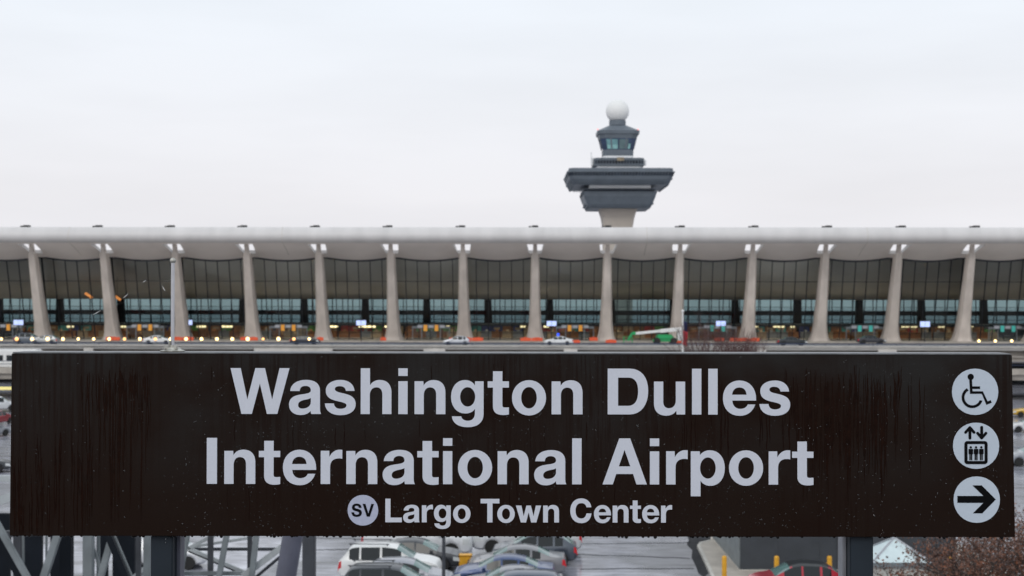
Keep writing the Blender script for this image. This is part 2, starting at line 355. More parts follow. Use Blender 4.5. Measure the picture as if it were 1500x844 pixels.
# ------------------------------------------------------------------ the station sign
YS = 3.9; PX = YS / F
PLAT = 11.555
GLY = {
 'W': 'M 0 529 L 118 529 L 195 167 L 287 529 L 398 529 L 482 167 L 567 529 L 682 529 L 542 0 L 422 0 L 340 352 L 248 0 L 128 0',
 'a': 'M 13 265 C 18 345 90 394 198 394 C 300 394 358 350 358 268 L 358 70 C 358 35 362 15 371 0 L 258 0 C 253 10 252 22 252 35 C 220 3 180 -12 132 -12 C 55 -12 0 33 0 108 C 0 175 45 210 125 223 C 190 233 252 236 252 272 C 252 305 230 324 190 324 C 148 324 123 302 123 265|M 252 185 C 225 168 190 168 160 158 C 120 146 105 128 105 102 C 105 75 125 62 155 62 C 212 62 252 92 252 140',
 's': 'M 343 267 C 335 345 275 394 180 394 C 80 394 10 345 10 272 C 10 190 70 165 150 148 C 215 134 250 125 250 100 C 250 75 222 60 180 60 C 135 60 108 82 105 122 L 0 122 C 5 40 70 -13 178 -13 C 290 -13 356 35 356 115 C 356 190 300 220 215 238 C 150 252 115 262 115 290 C 115 312 140 322 172 322 C 215 322 238 302 243 267',
 'h': 'M 0 529 L 107 529 L 107 332 C 130 372 170 394 220 394 C 305 394 355 340 355 250 L 355 0 L 250 0 L 250 225 C 250 280 225 309 183 309 C 135 309 105 275 105 215 L 105 0 L 0 0',
 'i': 'M 0 529 L 107 529 L 107 441 L 0 441|M 0 380 L 107 380 L 107 0 L 0 0',
 'n': 'M 0 380 L 102 380 L 105 330 C 128 372 168 394 220 394 C 308 394 357 340 357 250 L 357 0 L 250 0 L 250 225 C 250 280 225 309 180 309 C 135 309 107 275 107 215 L 107 0 L 0 0',
 'g': 'M 276 380 L 376 380 L 376 5 C 376 -95 310 -150 190 -150 C 85 -150 15 -100 10 -25 L 118 -25 C 125 -58 155 -76 195 -76 C 245 -76 274 -45 276 10 L 276 62 C 252 25 215 8 165 8 C 65 8 0 88 0 200 C 0 315 65 394 160 394 C 215 394 255 370 276 330|E 192 200 87 112',
 't': 'M 61 496 L 170 496 L 170 380 L 246 380 L 246 308 L 170 308 L 170 108 C 170 82 180 78 205 78 L 246 80 L 246 -2 C 225 -6 205 -9 180 -9 C 100 -9 61 25 61 95 L 61 308 L 0 308 L 0 380 L 61 380',
 'o': 'E 197 190 197 204|E 197 191 90 124',
 'D': 'M 0 529 L 255 529 C 390 529 468 430 468 270 C 468 110 385 0 255 0 L 0 0|M 120 425 L 240 425 C 315 425 352 370 352 265 C 352 155 310 99 235 99 L 120 99',
 'u': 'M 0 380 L 107 380 L 107 150 C 107 95 135 72 172 72 C 222 72 252 105 252 165 L 252 380 L 360 380 L 360 0 L 262 0 L 258 45 C 235 8 195 -14 140 -14 C 55 -14 0 35 0 125',
 'l': 'M 0 529 L 108 529 L 108 0 L 0 0',
 'e': 'M 383 162 L 108 162 C 112 100 148 66 200 66 C 245 66 275 85 287 117 L 373 117 C 345 35 285 -14 195 -14 C 75 -14 0 65 0 192 C 0 310 80 394 192 394 C 310 394 383 300 383 185|M 105 229 L 273 229 C 268 285 240 313 190 313 C 140 313 110 280 105 229',
 'I': 'M 0 529 L 118 529 L 118 0 L 0 0',
 'r': 'M 0 382 L 98 382 L 100 312 C 125 362 165 395 220 395 L 248 393 L 248 290 C 235 294 225 295 210 295 C 140 295 108 258 108 190 L 108 0 L 0 0',
 'A': 'M 0 0 L 118 0 L 157 120 L 352 120 L 390 0 L 510 0 L 318 529 L 192 529|M 187 207 L 320 207 L 253 398',
 'p': 'M 0 382 L 103 382 L 105 337 C 130 372 170 394 220 394 C 325 394 392 308 392 190 C 392 68 325 -15 225 -15 C 175 -15 135 8 112 45 L 112 -135 L 0 -135|E 197 190 90 122',
 'L': 'M 0 529 L 115 529 L 115 105 L 371 105 L 371 0 L 0 0',
 'T': 'M 0 529 L 423 529 L 423 428 L 268 428 L 268 0 L 150 0 L 150 428 L 0 428',
 'w': 'M 0 379 L 125 379 L 175 140 L 236 379 L 338 379 L 397 140 L 448 379 L 567 379 L 460 0 L 343 0 L 287 226 L 228 0 L 112 0',
 'C': 'M 474 343 C 460 460 375 542 250 542 C 95 542 0 430 0 262 C 0 95 95 -14 252 -14 C 375 -14 465 65 477 204 L 363 204 C 352 130 310 90 252 90 C 165 90 119 155 119 265 C 119 375 165 436 250 436 C 315 436 352 400 365 343',
 'S': 'M 420 365 C 415 475 345 541 215 541 C 95 541 22 475 22 380 C 22 285 85 250 180 226 C 270 203 315 195 315 150 C 315 105 280 80 225 80 C 155 80 112 115 110 180 L 0 180 C 3 60 85 -13 220 -13 C 350 -13 432 50 432 160 C 432 255 370 295 280 318 C 185 342 135 350 135 395 C 135 430 165 450 210 450 C 270 450 305 420 308 365',
 'V': 'M 0 529 L 120 529 L 240 130 L 362 529 L 479 529 L 302 0 L 178 0',
}
def subpaths(s):
    out = []
    for sp in s.split('|'):
        t = sp.split(); pts = []   # (anchor, handle_in, handle_out)
        if t[0] == 'E':
            cx, cy, rx, ry = map(float, t[1:]); K = .565
            for ax, ay, dx, dy in ((1, 0, 0, 1), (0, 1, -1, 0), (-1, 0, 0, -1), (0, -1, 1, 0)):
                a = Vector((cx + ax * rx, cy + ay * ry)); h = Vector((dx * rx * K, dy * ry * K)); pts.append([a, a - h, a + h])
            out.append(pts); continue
        i = 0
        while i < len(t):
            if t[i] in 'ML':
                a = Vector((float(t[i + 1]), float(t[i + 2]))); pts.append([a, None, None]); i += 3
            else:
                c1, c2, a = [Vector((float(t[i + j]), float(t[i + j + 1]))) for j in (1, 3, 5)]
                pts[-1][2] = c1; pts.append([a, c2, None]); i += 7
        if (pts[0][0] - pts[-1][0]).length < 1e-6 and len(pts) > 2:
            pts[0][1] = pts[-1][1]; pts.pop()
        n = len(pts)
        for k in range(n):
            if pts[k][1] is None: pts[k][1] = pts[k][0].lerp(pts[k - 1][0], .33)
            if pts[k][2] is None: pts[k][2] = pts[k][0].lerp(pts[(k + 1) % n][0], .33)
        out.append(pts)
    return out
def flat_mesh(name, items, thick, y):
    """items: (path, x, z, scale) in the sign plane; returns one raised flat mesh facing the viewer"""
    mb = MB()
    for path, X, Z, s in items:
        cu = bpy.data.curves.new('outline', 'CURVE'); cu.dimensions = '2D'; cu.fill_mode = 'BOTH'; cu.extrude = thick / 2 / s; cu.resolution_u = 8
        for pts in subpaths(path):
            sp = cu.splines.new('BEZIER'); sp.bezier_points.add(len(pts) - 1); sp.use_cyclic_u = True
            for bp, (a, hi, ho) in zip(sp.bezier_points, pts):
                bp.handle_left_type = bp.handle_right_type = 'FREE'
                bp.co = (*a, 0); bp.handle_left = (*hi, 0); bp.handle_right = (*ho, 0)
        ob = bpy.data.objects.new('outline', cu); col.objects.link(ob)
        dg = bpy.context.evaluated_depsgraph_get(); me = bpy.data.meshes.new_from_object(ob.evaluated_get(dg))
        mb.add([(X + v.co.x * s, y - v.co.z * s, Z + v.co.y * s) for v in me.vertices], [tuple(p.vertices) for p in me.polygons])
        bpy.data.objects.remove(ob); bpy.data.curves.remove(cu); bpy.data.meshes.remove(me)
    return mb

TL, TR, BL, BR = at(17, 519, YS), at(1482.5, 519, YS), at(14, 786, YS), at(1487, 786, YS)
zt = (TL.z + TR.z) / 2; zb = (BL.z + BR.z) / 2
base = Vector(((BL.x + BR.x) / 2, YS + .05, PLAT))
sign = thing('station_sign', 'wide dark brown rain-wet station sign with white lettering on two posts', 'sign', base)
DEP = .10
b = MB(); ys = (YS, YS + DEP)
vs = [(TL.x, ys[0], zt), (TR.x, ys[0], zt), (BR.x, ys[0], zb), (BL.x, ys[0], zb), (TL.x, ys[1], zt), (TR.x, ys[1], zt), (BR.x, ys[1], zb), (BL.x, ys[1], zb)]
b.add(vs, [(0, 1, 2, 3), (7, 6, 5, 4), (0, 4, 5, 1), (1, 5, 6, 2), (2, 6, 7, 3), (3, 7, 4, 0)])
panel = b.build('panel', M['sign'], sign, bevel=.0012)
# the sign enamel's texture space has its zero at the lower edge of the panel
panel.data.transform(Matrix.Translation((0, 0, -(zb - PLAT)))); panel.location.z = zb - PLAT
b = MB(); b.box(((TL.x + TR.x) / 2, YS + DEP / 2 + .002, zt + .0022), (TR.x - TL.x - .004, DEP - .002, .003)); b.build('top_strip', M['strip'], sign)
def post(px0, px1, name='post'):
    x0, x1 = at(px0, 815, YS + .06).x, at(px1, 815, YS + .06).x
    b = MB(); b.box(((x0 + x1) / 2, YS + .055, (PLAT + zb) / 2 - .001), (x1 - x0, .07, zb - PLAT - .002)); o = b.build(name, M['post'], sign, bevel=.003)
    return x0, x1
x0, x1 = post(226, 258)
b = MB(); b.box((x1 + .0065, YS + .085, (PLAT + zb) / 2 - .001), (.0105, .05, zb - PLAT - .002)); b.build('post_flange', M['steelp'], sign)
for py in (789.5, 794.5):
    p = at(243, py, YS + .02); b = MB(); b.lathe([(.0016, 0), (.0016, -.0016), (.0009, -.0024)], (p.x, YS + .019, p.z), 10, 'Y'); b.build('bolt', M['alu'], sign, True)
x0, x1 = post(1240, 1274)
b = MB(); b.box((x0 - .0065, YS + .085, (PLAT + zb) / 2 - .001), (.0105, .05, zb - PLAT - .002)); b.build('post_flange', M['alu'], sign)

def line(txt, xs, cap, basey, name='lettering'):
    it = []
    s = cap / 529 * PX
    for ch, px in zip(txt, xs):
        p = at(px, basey, YS); it.append((GLY[ch], p.x, at(750, basey, YS).z, s))
    return flat_mesh(name, it, .0006, YS - .0010).build(name, M['letter'], sign)
line('Washington', [337.6, 423.4, 475.9, 528.4, 583.5, 607.2, 660.7, 714.3, 749.9, 808], 67, 606.9)
line('Dulles', [890.1, 957.9, 1013.6, 1037.4, 1058.9, 1112.3], 67, 606.9)
line('International', [302.9, 328.6, 379.2, 414.4, 469.8, 507.3, 560.5, 611.2, 648.9, 670.8, 728.9, 782.4, 838.1], 67.2, 709.4)
line('Airport', [882.6, 951.9, 975.7, 1011.8, 1067.7, 1125.9, 1160.2], 67.2, 709.4)
line('Largo', [564.5, 590.5, 618, 635.7, 663.6], 34.4, 765.3)
line('Town', [704, 728.4, 755.7, 795.6], 34.4, 765.3)
line('Center', [835.3, 870, 897.4, 922.8, 940.6, 968.3], 34.4, 765.3)
def disc(px, py, r, m, name):
    p = at(px, py, YS)
    return p, flat_mesh(name, [('E 0 0 100 100', p.x, p.z, r / 100 * PX)], .0006, YS - .0010).build(name, m, sign)
p, o = disc(531.7, 747.5, 22.4, M['badge'], 'line_badge')
zz = at(531, 756.7, YS).z; s = 18.6 / 529 * PX
sub(flat_mesh('badge_lettering', [(GLY['S'], at(514.9, 756, YS).x, zz, s), (GLY['V'], at(531.2, 756, YS).x, zz, s)], .0004, YS - .0018).build('badge_lettering', M['ink'], sign), o)
def poly(pts, c, s=1.0): return 'M ' + ' L '.join('%.2f %.2f' % ((x - c[0]) * s, -(y - c[1]) * s) for x, y in pts)
def thick(a, b, w, c):
    a, b = Vector(a), Vector(b); t = (b - a).normalized(); n = Vector((-t.y, t.x)) * w / 2; out = []
    for k in range(9):
        an = math.pi * k / 8; out.append(b + n * math.cos(an) + t * (w / 2) * math.sin(an))
    for k in range(9):
        an = math.pi * k / 8; out.append(a - n * math.cos(an) - t * (w / 2) * math.sin(an))
    return poly(out, c)
SI = PX / 9.38
def symbol(name, paths, p, parent, y=YS - .0018):
    items = [(q, p.x, p.z, SI) for q in paths]; mb = MB()
    for k, it in enumerate(items):     # every shape a hair prouder than the last, so that none share a plane
        m2 = flat_mesh(name, [it], .0004, y - k * .00005); mb.add(m2.v, m2.f)
    sub(mb.build(name, M['ink'], sign), parent)
c = (452, 413); p, o = disc(1428.2, 574, 33.9, M['disc'], 'pictogram_disc')
arc = [(412 + r * math.cos(R(a)), 490 - r * math.sin(R(a))) for r, rg in ((146, range(120, 343, 6)), (108, range(340, 117, -6))) for a in rg]
symbol('wheelchair_symbol', ['E %f %f 43 43' % (391 - c[0], -(208 - c[1])),
       poly([(370, 235), (408, 235), (413, 338), (520, 338), (518, 373), (414, 373), (416, 405), (557, 405), (623, 545), (665, 526), (679, 562), (606, 592), (543, 440), (382, 440)], c), poly(arc, c)], p, o)
c = (465, 403); p, o = disc(1429.6, 653, 33.8, M['disc'], 'pictogram_disc')
def rr(x0, y0, x1, y1, r):
    out = []
    for cx, cy, a0 in ((x1 - r, y0 + r, -90), (x1 - r, y1 - r, 0), (x0 + r, y1 - r, 90), (x0 + r, y0 + r, 180)):
        for k in range(7): a = R(a0 + 15 * k); out.append((cx + r * math.cos(a), cy + r * math.sin(a)))
    return poly(out, c)
sh = [thick((380, 160), (380, 298), 40, c), thick((320, 220), (380, 153), 38, c), thick((380, 153), (437, 220), 38, c),
      thick((541, 150), (541, 292), 40, c), thick((485, 230), (541, 296), 38, c), thick((541, 296), (600, 230), 38, c), rr(303, 338, 622, 655, 42) + '|' + rr(346, 379, 580, 611, 8)]
for cx in (391, 463, 535):
    sh += ['E %f %f 16 16' % (cx - c[0], -(424 - c[1])), rr(cx - 31, 445, cx + 31, 518, 10), poly([(cx - 20, 510), (cx - 2.5, 510), (cx - 2.5, 600), (cx - 20, 600)], c), poly([(cx + 2.5, 510), (cx + 20, 510), (cx + 20, 600), (cx + 2.5, 600)], c)]
symbol('lift_symbol', sh, p, o)
c = (475, 393); p, o = disc(1430.6, 731.9, 33.9, M['disc'], 'pictogram_disc')
symbol('arrow_symbol', [poly([(208, 342), (565, 342), (415, 197), (542, 197), (735, 390), (550, 580), (420, 580), (565, 437), (208, 437)], c)], p, o)

# rain on the sign
rd = random.Random(3); mb = MB()
for k in range(2600):
    px, py = rd.uniform(20, 1480), 522 + 262 * rd.random() ** .8
    if px < 250 and rd.random() < .7: continue
    q = at(px, py, YS); r = rd.choice((.0006, .0007, .0008, .001, .0012, .0015))
    mb.sphere((q.x, YS - .0002, q.z), r, 7, 5, (1, .7, rd.uniform(1, 1.4)))
tag(mb.build('raindrops', M['water'], smooth=True), 'small clear raindrops beaded over the face of the brown sign', 'raindrops', kind='stuff')
mb = MB()
RUNS = [0]
def run(px, y0, y1, w_):
    RUNS[0] += 1; yy = YS - .0003 - RUNS[0] * 2e-6
    n = max(4, int((y1 - y0) / 6)); L_, R_ = [], []; dx = 0; a = rd.uniform(0, 6)
    for k in range(n + 1):
        t = k / n; dx += rd.uniform(-.35, .35); q = at(px + dx + .5 * math.sin(a + t * 9), y0 + (y1 - y0) * t, YS)
        ww = w_ * .8 * PX / 2 * (.35 + .65 * min(1, 5 * t)) * (1 if t < .8 else (1 - t) / .2 * .8 + .2) * rd.uniform(.75, 1.25)
        L_.append((q.x - ww, yy, q.z)); R_.append((q.x + ww, yy, q.z))
    mb.add(L_ + R_, [(k, k + 1, n + 2 + k, n + 1 + k) for k in range(n)])
def gtop(px, c, s, y): return y + 16 * abs(math.sin(px * .045 + c)) + rd.uniform(-6, 26)
for k in range(62): px = 118 + 106 * rd.random(); y0 = gtop(px, 1, 0, 532) + (224 - px) * .05; run(px, y0, y0 + rd.choice((40, 60, 90, 150, 200)), rd.uniform(.8, 2.2))
for k in range(22): px = 160 + 55 * rd.random(); y0 = 540 + rd.uniform(0, 20); run(px, y0, y0 + rd.uniform(18, 45), rd.uniform(1.8, 3.2))
for k in range(70): px = 18 + 120 * rd.random(); y0 = 640 + rd.uniform(-10, 60) + (60 if px < 60 and rd.random() < .5 else 0); run(px, y0, min(783, y0 + rd.uniform(50, 140)), rd.uniform(.8, 1.8))
for k in range(95): px = 1165 + 190 * rd.random() ** 1.1; y0 = gtop(px, 0, 0, 538); run(px, y0, y0 + rd.choice((35, 60, 90, 130, 170)), rd.uniform(.8, 2.1))
for k in range(40): px = 1195 + 105 * rd.random(); y0 = 585 + rd.uniform(-10, 50); run(px, y0, y0 + rd.uniform(40, 110), rd.uniform(1, 2.4))
for k in range(34): px = 985 + 180 * rd.random(); y0 = 560 + rd.uniform(-22, 60); run(px, y0, y0 + rd.uniform(30, 90), rd.uniform(.8, 2))
for k in range(26): px = 300 + 700 * rd.random(); y0 = rd.choice((528, 545, 612, 616, 700)) + rd.uniform(0, 12); run(px, y0, y0 + rd.uniform(20, 60), rd.uniform(.6, 1.4))
tag(mb.build('rain_runs', M['run']), 'dark brown runs of rain water trickling down the face of the brown sign', 'rain runs', kind='stuff')
mb = MB(); x = BL.x + .01
while x < BR.x - .005:
    r = rd.uniform(.0018, .0050)
    mb.sphere((x, YS + rd.uniform(.006, .02), zb - r * .35), r, 10, 7, (1.1, 1, rd.uniform(.8, 1.25))); x += rd.choice((.006, .009, .013, .02, .032)) * rd.uniform(.8, 1.2)
tag(mb.build('hanging_drops', M['drip'], smooth=True), 'row of water drops hanging along the lower edge of the brown sign', 'water drops', kind='stuff')

# rod standing on the sign
yr = YS + .05; q = at(252.8, 516, yr); zr = zt + .0040
rod = thing('finial_rod', 'thin metal rod with a ball tip standing on top of the brown sign', 'rod', (q.x, yr, zr))
top = at(253.4, 382, yr).z
b = MB(); b.lathe([(.033, zr), (.034, zr + .003), (.030, zr + .0045), (.024, zr + .0055), (.021, zr + .009), (.019, zr + .012), (.010, zr + .0135), (.009, zr + .018), (.0001, zr + .018)], (q.x, yr, 0), 28)
foot = b.build('foot', M['cast'], rod, True)
b = MB(); b.box((q.x - .014, yr - .012, zr + .0125), (.014, .012, .008), .5); b.box((q.x + .012, yr - .014, zr + .0115), (.012, .010, .007), -.3)
b.tube([(q.x - .007, yr - .005, zr + .012), (q.x - .007, yr - .005, zr + .030)], .0035, 10); b.build('clamp', M['cast'], rod, bevel=.001)
b = MB(); b.tube([(q.x, yr, zr + .015), (q.x, yr, top - .006)], .0052, 14); b.build('shaft', M['rodm'], rod, True)
b = MB(); b.sphere((q.x, yr, top), .0083, 18, 12); b.build('ball', M['cast'], rod, True)
# a torn cobweb beside the rod
b = MB()
for a, c_ in (((136, 461), (147, 455)), ((180, 437), (188, 430)), ((209, 414), (214, 410)), ((237, 418), (242, 427))):
    pa, pb = at(*a, yr), at(*c_, yr); b.tube([pa, pa.lerp(pb, .5) + Vector((0, .002, -.0008)), pb], [.0003, .0010, .0003], 5)
hub = Vector((q.x, yr, top - .05))
for a in ((138, 460), (184, 434), (211, 412), (239, 422)):
    pa = at(*a, yr); b.tube([hub, hub.lerp(pa, .5) + Vector((0, 0, -.006)), pa, pa + Vector((-.03, 0, -.03))], .00004, 4)
tag(b.build('cobweb', M['web']), 'torn cobweb strands with water beads beside the metal rod', 'cobweb')

# ------------------------------------------------------------------ the terminal
DECK = 6.3; ROAD = 6.02; PSI = .0185; BAY = 12.192
TO = Vector((-2.1, 245.64, DECK))
term = thing('terminal_building', 'long white airport terminal with upswept roof, leaning concrete columns and tall glass walls', 'terminal', TO, -PSI, world=False)
def tw(u, v, z=0): return TO + Matrix.Rotation(-PSI, 3, 'Z') @ Vector((u, v, z))
def zl(y, v): return 6.9 + (440 - y) * (245.64 + v) / F        # height above the deck seen at photo row y
def ucol(i): return (i - 6.5) * BAY
I0, I1 = -3, 16                                                  # columns built (0..13 stand in the photograph)
# roof: underside profile (v, z above deck)
PROF = [(-9.15, zl(333.0, -9.15)), (-9.5, zl(335.2, -9.5)), (-9.9, zl(339, -9.9)), (-10.15, zl(343.5, -10.15)), (-10.2, zl(348.5, -10.2)), (-9.9, zl(353, -9.9)), (-9.3, zl(356, -9.3)), (-8.6, zl(358, -8.6)),
        (-6, zl(363.5, -6)), (-3.4, zl(370.5, -3.4)), (-1.2, zl(376.5, -1.2)), (3, 12.35), (8, 10.55), (14, 8.75), (20, 7.55), (26, 7.05), (32, 7.25), (38, 8.1), (44, 9.6), (50, 11.6), (51, 12.1)]
def scal(v): return 0 if v < -8.7 else min(1, (v + 8.7) / 7.5) * .62 * max(0, min(1, (20 - v) / 18))
def sag(u, v): return -scal(v) * math.sin(math.pi * (((u / BAY) + .5) % 1.0)) ** 1.0
def hw(v): return 1.52 - (v + 8.6) / 5.2 * .45                   # half width of the opening round a column head
HA, HB = 7, 9                                                    # profile rows between which the openings lie
def ulist():
    out = []
    for i in range(I0, I1 + 1):
        out += [(i, 0, -1), (i, 0, 1)] + [(i, t, 0) for t in (.2, .3, .4, .5, .6, .7, .8)]
    return out
UL = ulist()
def uval(e, v):
    i, t, s = e
    return ucol(i) + (s * hw(max(-8.6, min(-3.4, v))) if s else t * BAY)
def roof_sheet(dz):
    g = []
    for (v, z) in PROF:
        g.append([Vector((uval(e, v), v, z + sag(uval(e, v), v) + dz(v))) for e in UL])
    return g
und = roof_sheet(lambda v: 0); topz = {}
TH = .55
tops = [[p + Vector((0, 0, TH)) for p in row] for row in und]
mb = MB(); nU = len(UL); nP = len(PROF)
mb.v = [tuple(p) for row in und for p in row]
def ishole(r, k): return HA <= r < HB and UL[k][2] == -1
for r in range(nP - 1):
    for k in range(nU - 1):
        if not ishole(r, k): mb.f.append((r * nU + k, r * nU + k + 1, (r + 1) * nU + k + 1, (r + 1) * nU + k))
# upper skin: from the crest backwards, the openings left out again
off = len(mb.v); rows = list(range(6, nP))
TOPP = {6: (-8.1, 0), }
for r in rows:
    v, z = PROF[r]
    for k in range(nU):
        p = tops[r][k]
        if r == 6: p = Vector((und[0][k].x, -8.0, PROF[0][1] - .05))
        elif r == 7: p = Vector((p.x, -7.9, max(p.z, PROF[0][1] - .25)))
        elif r == 8: p = Vector((p.x, -6, max(p.z, zl(363.5, -6) + .5)))
        mb.v.append(tuple(p))
m_ = len(rows)
for a in range(m_ - 1):
    for k in range(nU - 1):
        if not (ishole(rows[a], k)): mb.f.append((off + a * nU + k, off + (a + 1) * nU + k, off + (a + 1) * nU + k + 1, off + a * nU + k + 1))
for k in range(nU - 1):      # crest strip and rear fascia
    mb.f.append((k, off + k, off + k + 1, k + 1))
    a, b_ = (nP - 1) * nU + k, off + (m_ - 1) * nU + k
    mb.f.append((a, a + 1, b_ + 1, b_))
for k in range(nU):          # walls of the openings
    if UL[k][2] == -1:
        for r in range(HA, HB):
            for kk in (k, k + 1):
                mb.f.append((r * nU + kk, (r + 1) * nU + kk, off + (r + 1 - 6) * nU + kk, off + (r - 6) * nU + kk))
        for r in (HA, HB):
            mb.f.append((r * nU + k, r * nU + k + 1, off + (r - 6) * nU + k + 1, off + (r - 6) * nU + k))
roof = mb.build('roof', M['roof'], term, True)
# the soffit behind the glass is bare concrete
roof.data.materials.append(M['ceil']); roof.data.materials.append(M['soffit'])
for p in roof.data.polygons:
    if p.center.y > -1.2 and p.normal.z < -.2: p.material_index = 1
    elif p.center.y > -9.2 and p.normal.z < -.2: p.material_index = 2

# expansion joints across the roof edge
for i in (0.62, 3.55, 8.52, 11.5):
    u = ucol(i); mb = MB()
    for r in range(0, 9): mb.bar((u, PROF[r][0] - .01, PROF[r][1] + sag(u, PROF[r][0])), (u, PROF[r + 1][0] - .01, PROF[r + 1][1] + sag(u, PROF[r + 1][0])), .05, .10, (1, 0, 0))
    mb.build('joint_strip', M['lightconc'], term)
# columns
def column(i):
    u0 = ucol(i); mb = MB(); rings = []
    #      z      v     halfwidth halfdepth
    rows = [(0, .1, 1.78, 1.9), (.25, .05, 1.62, 1.75), (.7, -.15, 1.42, 1.6), (1.4, -.42, 1.25, 1.5), (3, -1.05, 1.05, 1.42), (6, -2.2, .93, 1.3), (9, -3.35, .84, 1.15), (12, -4.45, .76, 1.0), (14.2, -5.3, .70, .9), (14.75, -5.55, .66, .8), (14.95, -5.7, .36, .7), (16.6, -6.3, .33, .62), (18.1, -6.9, .36, .6)]
    for z, v, a, d in rows:
        c = .45
        rings.append([(u0 + x * a, v + y * d, z) for x, y in ((-1, -1 + c), (-1 + c * .7, -1), (1 - c * .7, -1), (1, -1 + c), (1, 1 - c), (1 - c * .7, 1), (-1 + c * .7, 1), (-1, 1 - c))])
    mb.loft(rings); o = mb.build('column', M['conc'], term, True)
    o.data.set_sharp_from_angle(angle=R(30))
    mb = MB(); mb.box((u0, -8.35, PROF[0][1] + .10), (1.05, .9, .5)); mb.box((u0 - .85, -8.3, PROF[0][1] + .10), (.5, .5, .3)); mb.build('roof_anchor', M['black'], term, bevel=.05)
for i in range(I0, I1 + 1): column(i)

# glazing, one window per bay
GT, GB = -1.25, 3.0                                               # depth of the leaning glass wall at its head and foot
def ghead(u): return zl(376.5, -1.2) + sag(u, -1.2) + .02
def gpt(u, t):
    zt_ = ghead(u); return Vector((u, GB + (GT - GB) * t, zt_ * t))
for i in range(I0, I1):
    ua, ub = ucol(i), ucol(i + 1); us = [ua + (ub - ua) * k / 12 for k in range(13)]
    mb = MB(); mb.add([gpt(u, 0) for u in us] + [gpt(u, 1) for u in us], [(k, k + 1, 14 + k, 13 + k) for k in range(12)])
    win = mb.build('window', M['fglass'], term)
    mb = MB()
    for k in range(7):
        u = ua + (ub - ua) * k / 6; mb.bar(gpt(u, 0) + Vector((0, -.03, 0)), gpt(u, 1) + Vector((0, -.03, 0)), .13 if k % 6 else .24, .2)
    for k in range(12):
        mb.bar(gpt(us[k], 1) + Vector((-.0, -.06, -.12)), gpt(us[k + 1], 1) + Vector((0, -.06, -.12)), .28, .25)
    t_ = .735
    for k in range(6):
        a, b_ = ua + (ub - ua) * k / 6 + .07, ua + (ub - ua) * (k + 1) / 6 - .07
        pa, pb = gpt(a, t_), gpt(b_, t_); zz = 10.15
        mb.bar((a, pa.y + .0, zz), (b_, pb.y, zz), .10, .1); mb.bar((a, GB - .55, 2.6), (b_, GB - .55, 2.6), .10, .1)
    sub(mb.build('window_frame', M['mull'], term), win)
# rear window wall and what stands in front of it
RV = 38.5
ua, ub = ucol(I0), ucol(I1)
mb = MB(); mb.add([(ua, RV, 4.3), (ub, RV, 4.3), (ub, RV, 8.2), (ua, RV, 8.2)], [(0, 1, 2, 3)]); rw = mb.build('rear_window', M['rglass'], term)
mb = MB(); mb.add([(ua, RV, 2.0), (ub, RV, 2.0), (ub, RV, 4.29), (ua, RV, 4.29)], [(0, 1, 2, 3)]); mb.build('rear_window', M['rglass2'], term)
mb = MB(); n = int((ub - ua) / 2.032)
for k in range(n + 1):
    mb.box((ua + k * 2.032, RV - .1, 5.1), (.16, .2, 6.2))
for z, h in ((2.2, .5), (3.1, .10), (4.42, .92), (5.6, .10)): mb.box(((ua + ub) / 2, RV - .3, z), (ub - ua, .18, h))
sub(mb.build('rear_window_frame', M['mull'], term), rw)
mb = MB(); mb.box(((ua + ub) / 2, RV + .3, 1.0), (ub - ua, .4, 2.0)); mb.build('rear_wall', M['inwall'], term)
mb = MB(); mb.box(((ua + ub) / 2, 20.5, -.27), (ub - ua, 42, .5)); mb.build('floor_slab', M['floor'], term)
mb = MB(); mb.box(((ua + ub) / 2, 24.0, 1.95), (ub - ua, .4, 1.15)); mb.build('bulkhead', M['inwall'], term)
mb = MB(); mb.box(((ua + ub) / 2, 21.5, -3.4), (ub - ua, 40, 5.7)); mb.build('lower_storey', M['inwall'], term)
# rear columns seen against the rear glass (one each bay)
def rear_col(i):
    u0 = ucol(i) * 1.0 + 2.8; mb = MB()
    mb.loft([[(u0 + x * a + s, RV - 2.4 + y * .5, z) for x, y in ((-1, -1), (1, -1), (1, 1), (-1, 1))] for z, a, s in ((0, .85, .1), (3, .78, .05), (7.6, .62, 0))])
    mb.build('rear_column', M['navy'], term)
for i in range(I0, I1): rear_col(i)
# glowing bars added behind the glass in place of two orange lamp reflections
for (px, py), n in (((130, 433), 'left'), ((171.5, 436), 'right')):
    p = at(px, py, 252.5)
    b = MB(); b.bar(p + Vector((-.62, 0, .42)), p + Vector((.62, 0, -.42)), .4, .4)
    b.bar(p + Vector((0, .1, .2)), p + Vector((0, .1, 3.0)), .06, .06); b.f = b.f[:6]; b.v = b.v[:8]
    o = thing('lamp_reflection', 'slanted orange bar standing in for a lamp reflection, ' + ('left of the second column' if n == 'left' else 'just right of the second column'), 'lamp', (p.x, p.y, p.z - .4), group='orange reflections at the terminal glass')
    b.build('glow_bar', M['litorange'], o)
    b = MB(); b.bar(p + Vector((0, .1, .2)), Vector((p.x, p.y + .1, DECK + 11.0)), .05, .05); b.build('added_rod', M['mull'], o)

# unseen strip added under the counter canopy to brighten the desks
mb = MB(); mb.box(((ua + ub) / 2, 17.0, 2.32), (ub - ua, .5, .03)); lsb = mb.build('hidden_light_strip', M['added_strip'], term)
mb = MB(); mb.box(((ua + ub) / 2, 17.3, 2.44), (ub - ua, 1.5, .2)); mb.box(((ua + ub) / 2, 16.5, 2.42), (ub - ua, .1, .34)); mb.build('counter_canopy', M['inwall'], term)
mb = MB(); mb.box(((ua + ub) / 2, 17.2, 2.565), (ub - ua, .6, .04)); mb.build('hidden_light_strip', M['uplight'], term)
